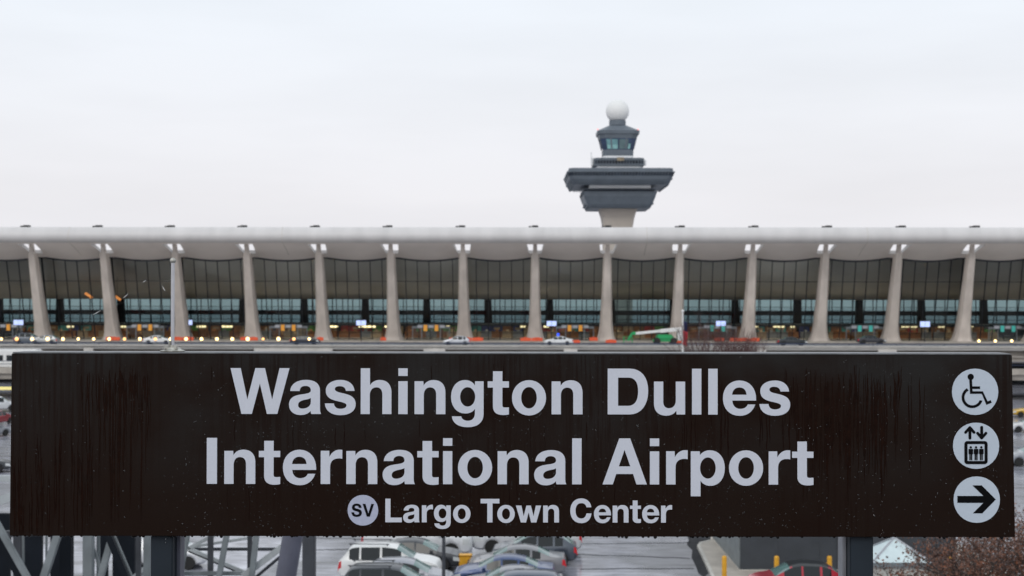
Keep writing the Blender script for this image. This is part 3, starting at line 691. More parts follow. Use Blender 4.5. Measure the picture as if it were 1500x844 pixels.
# ticket counters, entrance vestibules
rc = random.Random(11)
CM = ['wood', 'wood', 'tan', 'wood', 'redp', 'tan', 'greenp', 'wood', 'tealp', 'bluep', 'tan', 'wood']
SPOT = {4: 'redp', 5: 'greenp', 6: 'bluep', 7: 'redp', 10: 'tealp', 11: 'tealp'}
for i in range(-1, 14):
    uc = ucol(i) + BAY / 2; V = 18.0
    side = ('seen between the %s and %s terminal columns from the left' % (ORD[i], ORD[i + 1])) if 0 <= i < 13 else ('at the far left of the terminal' if i < 0 else 'at the far right of the terminal')
    t = thing('ticket_counter', 'timber check-in counters ' + side, 'counter', tw(uc, V), -PSI, 'check-in counters inside the terminal', world=False)
    x = -5.9; kinds = [rc.choice(CM) for _ in range(6)]
    if i in SPOT: kinds[2] = kinds[4] = SPOT[i]
    if i in (4, 7): kinds[0] = kinds[1] = 'redp'
    for k in range(6):
        wd = 1.92; h = rc.uniform(1.05, 1.5)
        b = MB(); b.box((x + wd / 2, 0, .55), (wd, .8, 1.1)); b.box((x + wd / 2, -.1, 1.125), (wd + .05, .95, .04)); b.box((x + wd / 2, .2, 1.32), (.5, .08, .35)); b.build('desk', M[rc.choice(('wood', 'tan', 'vest'))], t)
        b = MB(); b.box((x + wd / 2, 1.6, 1.0), (wd - .08, .12, 2.0)); b.box((x + wd / 2, 1.6, 2.06), (wd - .3, .2, .10)); b.build('back_panel', M[kinds[k]], t)
        if rc.random() < .5: b = MB(); b.box((x + wd / 2, 1.48, 1.65), (wd * .6, .05, .4)); b.build('lit_panel', M['tan'], t)
        x += 1.966
# row of lit sign boxes over the counters, where the photograph shows them
for n_, (px, w_) in enumerate(((103, 11), (181, 9), (295, 14), (333, 17), (489, 13), (538, 25), (566, 6), (656, 6), (766, 8), (800, 8), (1108, 6), (1141, 17), (1161, 7), (1332, 24), (1379, 10), (1423, 6))):
    p = at(px, 478.6, TO.y + 18)
    t = thing('counter_sign', 'warm lit sign over the check-in counters, %s from the left' % ORD[n_], 'lit sign', (p.x, p.y, p.z), group='lit signs over the check-in counters')
    b = MB(); w__ = w_ * p.y / F; k = max(1, round(w__ / .75))
    for q in range(k): b.box((p.x - w__ / 2 + (q + .5) * w__ / k, p.y, p.z), (w__ / k - .08, .12, .36))
    b.build('light_box', M['lit'], t, bevel=.05)
    b = MB(); b.box((p.x, p.y + .16, p.z), (w__ + .1, .1, .5)); b.tube([(p.x - w__ / 3, p.y + .16, p.z), (p.x - w__ / 3, p.y + .16, p.z + 3.0)], .03, 6); b.tube([(p.x + w__ / 3, p.y + .16, p.z), (p.x + w__ / 3, p.y + .16, p.z + 3.0)], .03, 6); b.build('housing', M['mull'], t)
for n_, (px, kind) in enumerate(((8, 'a'), (215, 'a'), (424, 'a'), (632, 'a'), (842, 'a'), (1050, 't'), (1265, 't'), (1473, 't'))):
    p = at(px, 497, TO.y + 1.0); D = p.y
    tone = 'amber' if kind == 'a' else 'teal'
    t = thing('entrance_vestibule', 'grey entrance vestibule with two %s banners, %s from the left along the terminal' % (tone, ORD[n_]), 'entrance', (p.x, p.y, DECK + .004), -PSI, 'entrance vestibules of the terminal', world=False)
    b = MB()
    b.box((0, 0, 2.2), (6.6, 2.2, .36)); b.box((0, -.2, 2.52), (4.6, 1.2, .27))
    for x in (-3.2, -1.6, 1.6, 3.2): b.box((x, -.95, 1.0), (.14, .14, 2.0))
    b.build('canopy_frame', M['vest'], t, bevel=.03)
    b = MB()
    for x in (-2.4, 0, 2.4): b.add([(x - (.75 if x else 1.5), -.92, .05), (x + (.75 if x else 1.5), -.92, .05), (x + (.75 if x else 1.5), -.92, 2.0), (x - (.75 if x else 1.5), -.92, 2.3)], [(0, 1, 2, 3)])
    b.build('door_glass', M['fglass'], t)
    for x in (-.95, .95): b = MB(); b.box((x, -1.25, 2.1), (.62, .08, 1.05)); b.build('banner', M['amber'] if kind == 'a' else M['tealb'], t)
    for x in (-1.9, 0, 1.95): b = MB(); b.box((x, -1.2, 2.35), (.8, .06, .42)); b.build('sign_plate', M['alu'], t)

# ------------------------------------------------------------------ upper roadway
EV = -24.0
def decked(b, name, m, **k): return b.build(name, m, off=TO, **k)
def place_local(o): o.location = TO; o.rotation_euler.z = -PSI; return o
mb = MB(); mb.box((0, (EV - 5.3) / 2, ROAD - DECK - .25), (300, -5.3 - EV, .5)); o = mb.build('upper_roadway', M['deckc']); place_local(struct(o))
mb = MB(); mb.box((0, -2.15, -.25), (300, 6.3, .5)); o = mb.build('terminal_pavement', M['walk']); place_local(struct(o))
# parapet: stepped concrete edge beam with haunch blocks
par = thing('roadway_parapet', 'weathered concrete edge beam of the upper roadway with lighter joint blocks', 'parapet', tw(0, EV), -PSI, world=False)
mb = MB(); mb.box((0, .15, -.40), (300, .3, .56)); mb.build('coping', M['lightconc'], par, bevel=.03)
mb = MB(); mb.box((0, 1.5, -1.45), (300, .5, 1.7)); mb.build('girder', M['beam'], par)
mb = MB(); mb.box((0, .30, -1.75), (300, .4, .18)); mb.box((0, .22, -2.45), (300, .5, .5)); mb.build('ledge', M['beam'], par, bevel=.02)
def lu(px): return (at(px, 510, 221).x - tw(0, EV).x) / math.cos(PSI)
for a, b_ in ((370, 486), (620, 652), (826, 846), (1285, 1312), (118, 132), (1108, 1122)):
    ua_, ub_ = lu(a), lu(b_); mb = MB(); mb.box(((ua_ + ub_) / 2, .02, -1.0), (ub_ - ua_, .56, .72)); mb.box(((ua_ + ub_) / 2, .12, -1.7), ((ub_ - ua_) * .8, .5, .7)); mb.build('joint_block', M['lightconc'], par, bevel=.05)
mb = MB()
for u in range(-132, 133, 12): mb.lathe([(.62, -6.45), (.62, -2.6), (.9, -2.0)], (u + 2, 3.2, 0), 16); mb.box((u + 2, 5, -1.5), (1.4, 8, 1.0))
mb.build('pier', M['beam'], par, True)
rl = thing('roadway_railing', 'slim blue grey railing with clear panels along the edge of the upper roadway', 'railing', tw(0, EV), -PSI, world=False)
mb = MB(); mb.box((0, .15, .20), (300, .10, .19)); mb.box((0, .15, -.08), (300, .06, .05)); mb.build('rail', M['rail'], rl)
for k in range(-24, 25): mb = MB(); mb.box((k * 3.66, .15, -.005), (.09, .08, .22)); mb.build('upright', M['rail'], rl)
mb = MB(); mb.add([(-150, .2, -.1), (150, .2, -.1), (150, .2, .1), (-150, .2, .1)], [(0, 1, 2, 3)]); mb.build('panel', M['railglass'], rl)
lamps = [2 + 22.55 * k for k in range(21)] + [1434, 1458, 1482]
for px in lamps:
    p = at(px, 496.7 if px < 1000 else 499.6, 224); loc = Matrix.Rotation(PSI, 3, 'Z') @ (p - tw(0, EV)); r = random.Random(int(px)).choice((.21, .25, .29))
    mb = MB(); mb.sphere(loc, r, 10, 8); l = mb.build('lamp', M['edgedim' if int(px) % 7 in (0, 3) else 'edgelamp'], rl, True)
    mb = MB(); mb.box((loc.x, loc.y + .2, (loc.z + .15) / 2), (.09, .09, max(.1, loc.z - .15) + .1)); mb.build('lamp_stem', M['rail'], rl)

# orange barriers
def barrier(px0, px1, py, v, where):
    a, b_ = at(px0, py, TO.y + v), at(px1, py, TO.y + v); n = max(1, round((b_.x - a.x) / 1.9)); 
    for k in range(n):
        c = a.lerp(b_, (k + .5) / n); w_ = (b_.x - a.x) / n - .06
        b = MB(); zg = DECK if v > -5.4 else ROAD; pr = [(-.28, 0), (.28, 0), (.28, .12), (.14, .3), (.11, .56), (-.11, .56), (-.14, .3), (-.28, .12)]
        b.loft([[(c.x + s * w_ / 2, c.y + q, zg + .004 + z) for q, z in pr] for s in (-1, 1)])
        b.box((c.x, c.y - .02, zg + .6), (w_ * .5, .1, .08))
        pos = ('' if n == 1 else ', ' + ORD[k] + ' there')
        tag(b.build('traffic_barrier', M['orange'], off=(0, 0, 0), bevel=.03), 'orange plastic barrier ' + where + pos, 'barrier', 'orange barriers on the upper roadway')
CN = lambda i: 'the %s terminal column' % ORD[i]
for a in ((155, 176, 497, -4, 'at the foot of ' + CN(1)), (252, 284, 496, -4, 'at the foot of ' + CN(2)), (352, 378, 497, -4, 'at the foot of ' + CN(3)), (464, 474, 497, -4, 'beside ' + CN(4)), (557, 566, 498, -4, 'just left of ' + CN(5)),
          (658, 708, 497, -5, 'at the foot of ' + CN(6)), (762, 795, 498, -5, 'at the foot of ' + CN(7)), (840, 850, 501, -9, 'just right of the police car'), (863, 876, 498, -3, 'left of ' + CN(8)), (887, 903, 500, -7, 'in front of ' + CN(8)),
          (984, 1003, 500, -6, 'under the boom of the green lift'), (1046, 1061, 499, -5, 'behind the bare tree'), (1068, 1113, 499, -5, 'at the foot of ' + CN(10))): barrier(*a)
# lit screens on kerb posts
for n_, (px, py, hgt) in enumerate(((27, 472.5, 7.2), (279, 472.5, 7), (529, 473, 7), (808, 474, 7.2), (1056, 474, 7.2), (1355, 475, 8))):
    p = at(px, py, TO.y - 8.5); w_ = (14 if px != 279 else 5) * p.y / F; h_ = hgt * p.y / F
    t = thing('kerb_sign', 'pale blue lit screen on a kerbside post, %s from the left' % ORD[n_], 'sign', (p.x, p.y, DECK), group='lit kerbside screens')
    b = MB(); b.box((p.x - w_ * .26, p.y, p.z), (w_ * .48, .1, h_)); b.box((p.x + w_ * .26, p.y, p.z), (w_ * .48, .1, h_)); b.build('screen', M['litblue'], t)
    b = MB(); b.box((p.x, p.y + .1, p.z), (w_ + .15, .09, h_ + .15)); b.build('housing', M['mull'], t)
    b = MB(); b.tube([(p.x, p.y + .2, DECK), (p.x, p.y + .2, p.z)], .09, 8); b.build('post', M['mull'], t)

# ------------------------------------------------------------------ control tower
TD = 332.0; tc_ = at(904.3, 440, TD)
tow = thing('control_tower', 'grey stepped airport control tower with a white radome ball rising behind the terminal roof', 'control tower', (tc_.x, TD, 0))
TS = TD / F
def tz(y): return 13.2 + (440 - y) * TS
def lvl(rows, c=.18, rib=None):
    b = MB(); rings = []
    for y, wpx in rows:
        h = wpx / 2 * TS; h = h * TD / (TD + h); zz = 13.2 + (440 - y) * (TD - h) / F
        rings.append([(tc_.x + x * h, TD + yv * h, zz) for x, yv in ((-1, -1 + c), (-1 + c, -1), (1 - c, -1), (1, -1 + c), (1, 1 - c), (1 - c, 1), (-1 + c, 1), (-1, 1 - c))])
    b.loft(rings); return b
lvl([(600, 42), (420, 42), (360, 42), (333, 42), (318, 47), (308, 53), (301, 60)], .12).build('shaft', M['shaft'], tow)
lvl([(304.5, 88), (299, 96), (287, 105.5), (286, 106), (281, 107), (279.9, 107)], .10).build('lower_gallery', M['tower'], tow)
lvl([(277.5, 106), (276.2, 108)], .10).build('gallery_roof', M['tower'], tow)
lvl([(279.9, 102), (277.5, 102)], .10).build('gallery_windows', M['towerdk'], tow)
lvl([(277, 88), (269, 88)], .10).build('slab', M['towerlt'], tow)
hh = 53.5 * TS; yy = TD - hh + .6; b = MB(); b.box((tc_.x, yy, 13.2 + (440 - 273.2) * yy / F), (88 * TS, .4, 4.4 * TS)); b.build('parapet', M['towerlt'], tow)
lvl([(269.8, 137), (269, 139), (262, 149), (256.8, 153.5)], .08).build('upper_gallery', M['tower'], tow)
lvl([(256.8, 154), (251.6, 155.5)], .08).build('gallery_windows', M['towerdk'], tow)
lvl([(251.6, 157), (250, 157), (249.8, 153), (245.6, 153)], .08).build('gallery_roof', M['tower'], tow)
lvl([(245.6, 66), (242.5, 66)], .1).build('slab', M['towerlt'], tow)
lvl([(242.5, 71), (239.4, 71)], .1).build('middle_level', M['tower'], tow)
lvl([(239.4, 69.5), (234.5, 69.5)], .1).build('gallery_windows', M['towerdk'], tow)
lvl([(234.5, 71), (230.8, 71)], .1).build('gallery_roof', M['tower'], tow)
lvl([(230.8, 44), (227.8, 44)], .2).build('slab', M['towerlt'], tow)
lvl([(227.8, 44), (218.8, 45)], .28).build('cab_base', M['tower'], tow)
lvl([(218.8, 45), (201.8, 53)], .28).build('cab_glass', M['tglass'], tow)
lvl([(201.8, 54), (195, 57.5), (194.9, 61), (190, 62.5), (183.2, 27)], .28).build('cab_roof', M['tower'], tow)
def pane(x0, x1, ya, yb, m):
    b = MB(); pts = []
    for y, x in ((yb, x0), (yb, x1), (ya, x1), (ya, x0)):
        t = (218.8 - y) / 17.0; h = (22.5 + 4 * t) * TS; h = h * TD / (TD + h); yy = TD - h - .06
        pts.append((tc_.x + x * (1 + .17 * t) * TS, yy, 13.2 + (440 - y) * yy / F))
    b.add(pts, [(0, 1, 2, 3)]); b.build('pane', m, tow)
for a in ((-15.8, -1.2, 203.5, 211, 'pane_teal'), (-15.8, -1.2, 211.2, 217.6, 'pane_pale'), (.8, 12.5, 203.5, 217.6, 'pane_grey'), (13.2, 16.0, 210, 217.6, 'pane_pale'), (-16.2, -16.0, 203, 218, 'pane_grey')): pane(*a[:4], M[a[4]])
b = MB()
for k in range(8):      # cab mullions along the leaning corners
    sx, sy = ((-1, -.44), (-.44, -1), (.44, -1), (1, -.44), (1, .44), (.44, 1), (-.44, 1), (-1, .44))[k]
    b.bar((tc_.x + sx * 22.6 * TS, TD + sy * 22.6 * TS, tz(218.8)), (tc_.x + sx * 26.6 * TS, TD + sy * 26.6 * TS, tz(201.8)), .35, .3)
b.build('cab_mullion', M['tower'], tow)
b = MB(); b.lathe([(12.3 * TS, tz(184)), (12.3 * TS, tz(176.5))], (tc_.x, TD, 0), 24); b.build('radome_collar', M['tower'], tow, True)
b = MB(); pr = []
for k in range(15):
    a = R(-58 + k * (148 / 14)); pr.append((max(.02, 17.1 * TS * math.cos(a)), tz(162.6) + 17.1 * TS * math.sin(a)))
b.lathe(pr, (tc_.x, TD, 0), 36); b.build('radome', M['radome'], tow, True)
for s in (-1, 1):
    b = MB(); b.sphere((tc_.x + s * 29.3 * TS, TD - 8 * TS, tz(189.6) - .1), .14, 8, 6); b.build('obstruction_lamp', M['redlamp'], tow, True)
    b = MB()
b = MB(); b.box((tc_.x + .3, TD - 36 * TS, tz(236.3)), (10 * TS, .2, 5 * TS)); b.build('balcony_door', M['tan'], tow)
b = MB(); b.tube([(tc_.x - 39.5 * TS, TD - 20 * TS, tz(244)), (tc_.x - 39.5 * TS, TD - 20 * TS, tz(225))], .12, 6); b.tube([(tc_.x - 37.5 * TS, TD - 20 * TS, tz(244)), (tc_.x - 37.5 * TS, TD - 20 * TS, tz(233))], .2, 6); b.tube([(tc_.x + 38.5 * TS, TD - 20 * TS, tz(244)), (tc_.x + 38.5 * TS, TD - 20 * TS, tz(236))], .3, 6); b.build('antenna', M['towerlt'], tow)
# ribs and corner brackets of the two galleries
def ribs(y0, w0, y1, w1, n, wd):
    b = MB()
    def fz(y, w_): h = w_ / 2 * TS; h = h * TD / (TD + h); return 13.2 + (440 - y) * (TD - h) / F
    z0_, z1_ = fz(y0, w0), fz(y1, w1)
    for s, ax in ((-1, 0), (1, 0), (-1, 1), (1, 1)):
        for k in range(n):
            f = -.9 + 1.8 * k / (n - 1); h0, h1 = [q / 2 * TS * TD / (TD + q / 2 * TS) for q in (w0, w1)]
            if ax: b.bar((tc_.x + f * h0, TD + s * (h0 + .05), z0_), (tc_.x + f * h1, TD + s * (h1 + .05), z1_), wd, .3)
            else: b.bar((tc_.x + s * (h0 + .05), TD + f * h0, z0_), (tc_.x + s * (h1 + .05), TD + f * h1, z1_), .3, wd)
    return b
ribs(304, 88.5, 280, 107.5, 22, .13).build('gallery_ribs', M['tower'], tow)
ribs(271, 138, 250, 157, 32, .13).build('gallery_ribs', M['tower'], tow)
ribs(242.3, 71, 231, 71, 16, .13).build('gallery_ribs', M['tower'], tow)
b = MB()
for (y0, w0, y1, w1) in ((304.5, 90, 299.5, 97), (271.8, 139, 266, 146)):
    for s in (-1, 1):
        for k in range(6):
            f = -.92 + 1.84 * k / 5; h = w0 / 2 * TS
            b.bar((tc_.x + s * h * .86, TD + f * h, tz(y0) - .25), (tc_.x + s * w1 / 2 * TS, TD + f * h, tz(y1) - .1), .5, .6)
b.build('corner_brackets', M['tower'], tow)

# ------------------------------------------------------------------ vehicles
def interp(pts, x):
    if x <= pts[0][0]: return pts[0][1]
    for (a, za), (b, zb_) in zip(pts, pts[1:]):
        if x <= b:
            t = (x - a) / (b - a); return za + (zb_ - za) * t
    return pts[-1][1]
def smooth_interp(pts, x, w=.10):
    return sum(interp(pts, x + d * w) for d in (-1, -.5, 0, .5, 1)) / 5
KIND = {
 # top: roofline from the rear bumper (x=0) forward; belt: window sill; gh: side glass spans; ws: windscreen; rw: rear glass
 'suv': dict(L=4.8, W=1.92, H=1.75, top=[(0, .72), (.05, 1.05), (.18, 1.12), (.55, 1.66), (.9, 1.73), (2.2, 1.75), (2.75, 1.68), (3.55, 1.14), (4.2, 1.06), (4.65, .92), (4.8, .62)], belt=[(0, 1.13), (3.5, 1.06), (4.8, .9)],
             side=[(.55, 1.02), (1.10, 1.98), (2.08, 2.98)], ws=(2.78, 3.52), rw=(.18, .50), wheels=(.92, 3.85), r=.37),
 'sedan': dict(L=4.75, W=1.82, H=1.45, top=[(0, .62), (.06, .98), (.75, 1.06), (1.35, 1.35), (1.9, 1.44), (2.4, 1.44), (2.8, 1.37), (3.55, .98), (4.2, .88), (4.62, .74), (4.75, .5)], belt=[(0, .96), (3.5, .90), (4.75, .72)],
             side=[(1.22, 1.62), (1.72, 2.40), (2.48, 3.12)], ws=(2.82, 3.5), rw=(.8, 1.34), wheels=(.98, 3.80), r=.33),
 'hatch': dict(L=4.3, W=1.8, H=1.55, top=[(0, .62), (.05, .98), (.2, 1.06), (.7, 1.42), (1.1, 1.52), (2.0, 1.55), (2.5, 1.46), (3.25, 1.02), (3.8, .93), (4.2, .78), (4.3, .5)], belt=[(0, 1.0), (3.2, .94), (4.3, .76)],
             side=[(.72, 1.12), (1.22, 1.95), (2.03, 2.8)], ws=(2.54, 3.2), rw=(.22, .66), wheels=(.80, 3.45), r=.34),
 'pickup': dict(L=5.7, W=2.0, H=1.88, top=[(0, .75), (.03, 1.2), (1.85, 1.22), (1.95, 1.25), (2.15, 1.80), (2.5, 1.88), (3.3, 1.88), (3.7, 1.80), (4.35, 1.26), (5.1, 1.16), (5.55, 1.05), (5.7, .7)], belt=[(0, 1.2), (4.3, 1.16), (5.7, 1.0)],
             side=[(2.2, 2.85), (2.95, 3.75)], ws=(3.74, 4.32), rw=(1.97, 2.13), wheels=(1.15, 4.65), r=.40),
}
def car_parts(kind):
    K = KIND[kind]; Ln, W, H = K['L'], K['W'], K['H']; r = K['r']; N = 76
    xs = sorted(set([Ln * k / N for k in range(N + 1)] + [v for s in K['side'] for v in s] + list(K['ws']) + list(K['rw'])))
    rings = []
    for x in xs:
        zt_ = smooth_interp(K['top'], x, .12 if .3 < x < Ln - .3 else .03); zb_ = min(interp(K['belt'], x), zt_ - .015)
        e = min(x, Ln - x); wf = 1 - .16 * math.exp(-e / .16) - .05 * math.exp(-e / .6); wd = W / 2 * wf
        zs = .24 + .16 * math.exp(-e / .12)
        arch = 0
        for wx in K['wheels']:
            d = abs(x - wx); ra = r + .07
            if d < ra: arch = max(arch, r + math.sqrt(ra * ra - d * d))
        t = max(0, min(1, (zt_ - zb_) / (H - .95))); wt = wd * (.95 - .20 * t)
        sill = max(zs + .10, arch)
        mid = max(.58 * zb_ + .08, sill + .02); mid = min(mid, zb_ - .07)
        sill = min(sill, mid - .01)
        half = [(0, zs), (wd * .82, zs), (wd * (.98 if not arch else .985), sill), (wd, mid), (wd * .985, zb_ - .05), (wd * .955, zb_), (wt + .02 * t, zt_ - .075 * t - .004), (wt * .86, zt_ - .012), (0, zt_ + .015)]
        rings.append([(x, -y, z) for y, z in half] + [(x, y, z) for y, z in reversed(half[1:-1])])
    n = len(rings[0]); vs = [p for rg in rings for p in rg]
    G = dict(body=[], windowL=[], windowR=[], screenF=[], screenB=[], headlightL=[], headlightR=[], taillightL=[], taillightR=[])
    for k in range(len(rings) - 1):
        xm = (xs[k] + xs[k + 1]) / 2
        for i in range(n):
            j = (i + 1) % n; f = (k * n + i, k * n + j, (k + 1) * n + j, (k + 1) * n + i); where = 'body'
            if i in (5, n - 6) and any(a <= xm <= b for a, b in K['side']): where = 'windowR' if i == 5 else 'windowL'
            elif i in (6, 7, n - 8, n - 7) and (K['ws'][0] <= xm <= K['ws'][1] or K['rw'][0] <= xm <= K['rw'][1]): where = 'screenF' if K['ws'][0] <= xm <= K['ws'][1] else 'screenB'
            elif i in (3, n - 4) and xm > Ln - .42: where = 'headlightR' if i == 3 else 'headlightL'
            elif i in (3, n - 4) and xm < .18: where = 'taillightR' if i < 6 else 'taillightL'
            G[where].append(f)
    G['body'] += [tuple(reversed(range(n))), tuple(range((len(rings) - 1) * n, len(rings) * n))]
    out = {}
    for g, fs in G.items():
        used = sorted({i for f in fs for i in f}); mp_ = {o: q for q, o in enumerate(used)}
        m = MB(); m.v = [(vs[i][0] - Ln / 2, vs[i][1], vs[i][2]) for i in used]; m.f = [tuple(mp_[i] for i in f) for f in fs]; out[g] = m
    return out
PROTO = {}
def proto(kind):
    if kind in PROTO: return PROTO[kind]
    K = KIND[kind]; P = car_parts(kind); d = {}
    def me(mb, m, smooth=True, angle=42):
        o = mb.build('tmp', m, None, smooth); x = o.data; bpy.data.objects.remove(o); return x
    d['body'] = me(P['body'], M['white']); d['windowL'] = me(P['windowL'], M['carglass']); d['windowR'] = me(P['windowR'], M['carglass']); d['screenF'] = me(P['screenF'], M['screen']); d['screenB'] = me(P['screenB'], M['screen'])
    for k in ('headlightL', 'headlightR'): d[k] = me(P[k], M['lampw'])
    for k in ('taillightL', 'taillightR'): d[k] = me(P[k], M['lampr'])
    r = K['r']
    b = MB(); b.lathe([(r * .62, -.1), (r * .94, -.1), (r, -.06), (r, .06), (r * .94, .1), (r * .62, .1), (r * .6, .02), (r * .6, -.02)], (0, 0, 0), 24, 'Y'); d['tyre'] = me(b, M['tyre'])
    b = MB(); b.lathe([(r * .60, -.085), (r * .55, -.095), (r * .5, -.06), (.06, -.075), (.001, -.08)], (0, 0, 0), 20, 'Y', cap=False)
    for k in range(5):
        a = 2 * math.pi * k / 5; b.bar((0, -.082, 0), (math.cos(a) * r * .56, -.082, math.sin(a) * r * .56), .07, .03)
    d['rim'] = me(b, M['rim'])
    b = MB(); b.box((0, 0, 0), (.13, .2, .13)); d['mirror'] = me(b, M['white'], False)
    b = MB(); b.box((0, 0, 0), (.08, K['W'] * .62, .20)); d['grille'] = me(b, M['black'], False)
    b = MB(); b.bar((-.95, 0, .05), (.95, 0, .05), .04, .03); b.box((-.85, 0, .015), (.06, .04, .07)); b.box((.85, 0, .015), (.06, .04, .07)); d['rack'] = me(b, M['steeld'], False)
    PROTO[kind] = d; return d
def car(kind, colr, loc, yaw, label, cat='car', group=None, rack=False, name='parked_car', met=.3, roofm=None):
    K = KIND[kind]; d = proto(kind)
    t = thing(name, label, cat, loc, yaw, group, world=False)
    def part(n, me, m=None, loc_=(0, 0, 0), p=t, rz=0):
        if m:
            me = me.copy(); me.materials.clear(); me.materials.append(m)
        o = bpy.data.objects.new(n, me); col.objects.link(o); o.parent = p; o.location = loc_; o.rotation_euler.z = rz; return o
    pm = paint(colr, met)
    body = part('body', d['body'], pm); part('window', d['windowL']); part('window', d['windowR']); part('windscreen', d['screenF']); part('rear_window', d['screenB'])
    for n, k in (('headlight', 'headlightL'), ('headlight', 'headlightR'), ('taillight', 'taillightL'), ('taillight', 'taillightR')): part(n, d[k])
    for wx in K['wheels']:
        for s in (-1, 1):
            wp = part('wheel', d['tyre'], None, (wx - K['L'] / 2, s * (K['W'] / 2 - .13), K['r']), t, 0 if s < 0 else math.pi)
            part('rim', d['rim'], None, (0, 0, 0), wp)
    for s in (-1, 1): part('mirror', d['mirror'], pm, (K['ws'][1] - K['L'] / 2 - .25, s * (K['W'] / 2 + .06), interp(K['belt'], K['ws'][1]) + .06))
    part('grille', d['grille'], None, (K['L'] / 2 - .045, 0, .52))
    if rack:
        for s in (-1, 1): part('roof_rail', d['rack'], None, (1.45 - K['L'] / 2, s * K['W'] * .33, K['H'] + .005))
    return t
GL, GR = 'cars in the left row of the parking lot', 'cars in the right row of the parking lot'
PI = math.pi
def gcar(kind, colr, px, D, yaw, label, **k):
    p = at(px, 700, D); return car(kind, colr, (p.x, D, .004), yaw, label, **k)
# left row, noses to the right
gcar('suv', (.035, .04, .05), 577, 61.7, R(-2), 'dark charcoal estate with black roof bars, nearest car of the left parking row', group=GL, rack=True)
gcar('hatch', (.30, .31, .35), 596, 64.3, R(-2), 'silver grey hatchback just behind the dark estate with roof bars', group=GL)
gcar('suv', (.74, .74, .73), 573, 67.1, R(-2), 'white off-roader with a dark roof rack in the left parking row', group=GL, rack=True, met=0)
gcar('sedan', (.045, .048, .055), 609, 70.2, R(-3), 'black saloon just behind the white off-roader', group=GL)
gcar('pickup', (.62, .63, .65), 617, 73.8, R(-2), 'white pickup truck farthest back in the left parking row', 'pickup truck' if False else 'truck', group=GL, name='pickup_truck', met=0) if False else car('pickup', (.64, .65, .67), (at(612, 700, 73.8).x, 73.8, .004), R(-2), 'white pickup truck with a big front wheel, farthest back in the left parking row', 'truck', GL, name='pickup_truck', met=0)
# right row, noses to the left
gcar('suv', (.045, .06, .10), 752, 60.3, PI - R(2), 'dark blue sport utility car, nearest of the right parking row', group=GR)
gcar('sedan', (.27, .27, .29), 748, 63.0, PI - R(2), 'silver saloon between the dark blue sport utility car and the bright blue saloon', group=GR)
gcar('sedan', (.025, .055, .16), 738, 65.7, PI - R(2), 'bright blue saloon in the right parking row', group=GR)
gcar('sedan', (.19, .19, .205), 757, 68.4, PI - R(2), 'mid grey saloon with a red tail lamp just behind the bright blue saloon', group=GR)
gcar('hatch', (.06, .075, .10), 783, 71.6, PI - R(2), 'slate blue hatchback behind the mid grey saloon', group=GR)
car('pickup', (.60, .61, .63), (at(772, 700, 74.8).x, 74.8, .004), PI, 'white pickup truck farthest back in the right parking row', 'truck', GR, name='pickup_truck', met=0)
rc_ = gcar('hatch', (.42, .012, .03), 1166, 63.6, PI - R(2), 'red hatchback with a black roof beside the dark grey building')
for ch in rc_.children:
    if ch.name.startswith('body'):
        ch.data.materials.append(paint((.012, .014, .016), .2))
        for p in ch.data.polygons:
            if p.center.z > 1.42 and p.normal.z > .35: p.material_index = 1
car('hatch', (.66, .67, .69), (at(244, 700, 70.5).x, 70.5, .004), R(-2), 'white hatchback half hidden behind the pale steel lattice', 'car')
# cars in view past the ends of the sign
def mcar(kind, c, px, py, yaw, label, **k):
    p = ground(px, py); return car(kind, c, (p.x, p.y, .004), yaw, label, **k)
mcar('sedan', (.05, .055, .06), -30, 692, R(15), 'dark saloon past the left end of the sign, nearest of the cars there')
mcar('sedan', (.25, .26, .28), -18, 640, R(60), 'grey saloon past the left end of the sign, in the middle of the lot')
mcar('hatch', (.30, .03, .04), -6, 622, R(80), 'dark red hatchback past the left end of the sign')
mcar('suv', (.60, .62, .64), -2, 602, R(20), 'white sport utility car past the left end of the sign, farthest of the cars there', met=0)
mcar('suv', (.33, .35, .38), 1516, 682, R(175), 'silver sport utility car past the right end of the sign, just behind the brown tree')
mcar('sedan', (.6, .61, .62), 1512, 633, R(170), 'white saloon past the right end of the sign, in the middle of the lot', met=0)
mcar('sedan', (.60, .36, .03), 1514, 611, R(165), 'yellow taxi past the right end of the sign, farthest of the cars there', met=0)
# traffic on the upper roadway
GU = 'cars on the upper roadway'
def dcar(kind, c, px, v, back, label, **k):
    p = at(px, 500, TO.y + v); q = tw(0, 0); return car(kind, c, (p.x, p.y, ROAD + .004), (-PSI if not back else PI - PSI), label, group=GU, name='car', **k)
dcar('suv', (.12, .14, .17), 43, -14, False, 'dark sport utility car with a pale roof, farthest left on the upper roadway', rack=True)
dcar('hatch', (.40, .42, .44), 66, -18, True, 'silver hatchback at the foot of the first column on the upper roadway')
dcar('sedan', (.72, .73, .74), 232, -16, False, 'white saloon left of the metal rod on the upper roadway', met=0)
dcar('sedan', (.03, .035, .05), 447, -16, False, 'dark blue saloon left of the fifth column on the upper roadway')
dcar('hatch', (.55, .57, .62), 669, -21.5, True, 'pale silver hatchback behind the railing at the seventh column')
pc = dcar('sedan', (.74, .75, .77), 818, -18, True, 'white police car with a blue roof light right of the eighth column', met=0)
b = MB(); b.box((-.1, 0, 1.50), (.22, 1.1, .12)); b.build('light_bar', M['rail'], pc, bevel=.02)
b = MB(); b.box((.05, -.3, 1.68), (.35, .35, .46)); b.build('beacon', M['bluelamp'], pc, bevel=.08)
dcar('sedan', (.03, .035, .04), 1160, -19, False, 'black saloon left of the twelfth column on the upper roadway')
dcar('sedan', (.04, .042, .05), 1276, -10, False, 'dark saloon beside the thirteenth column on the upper roadway')

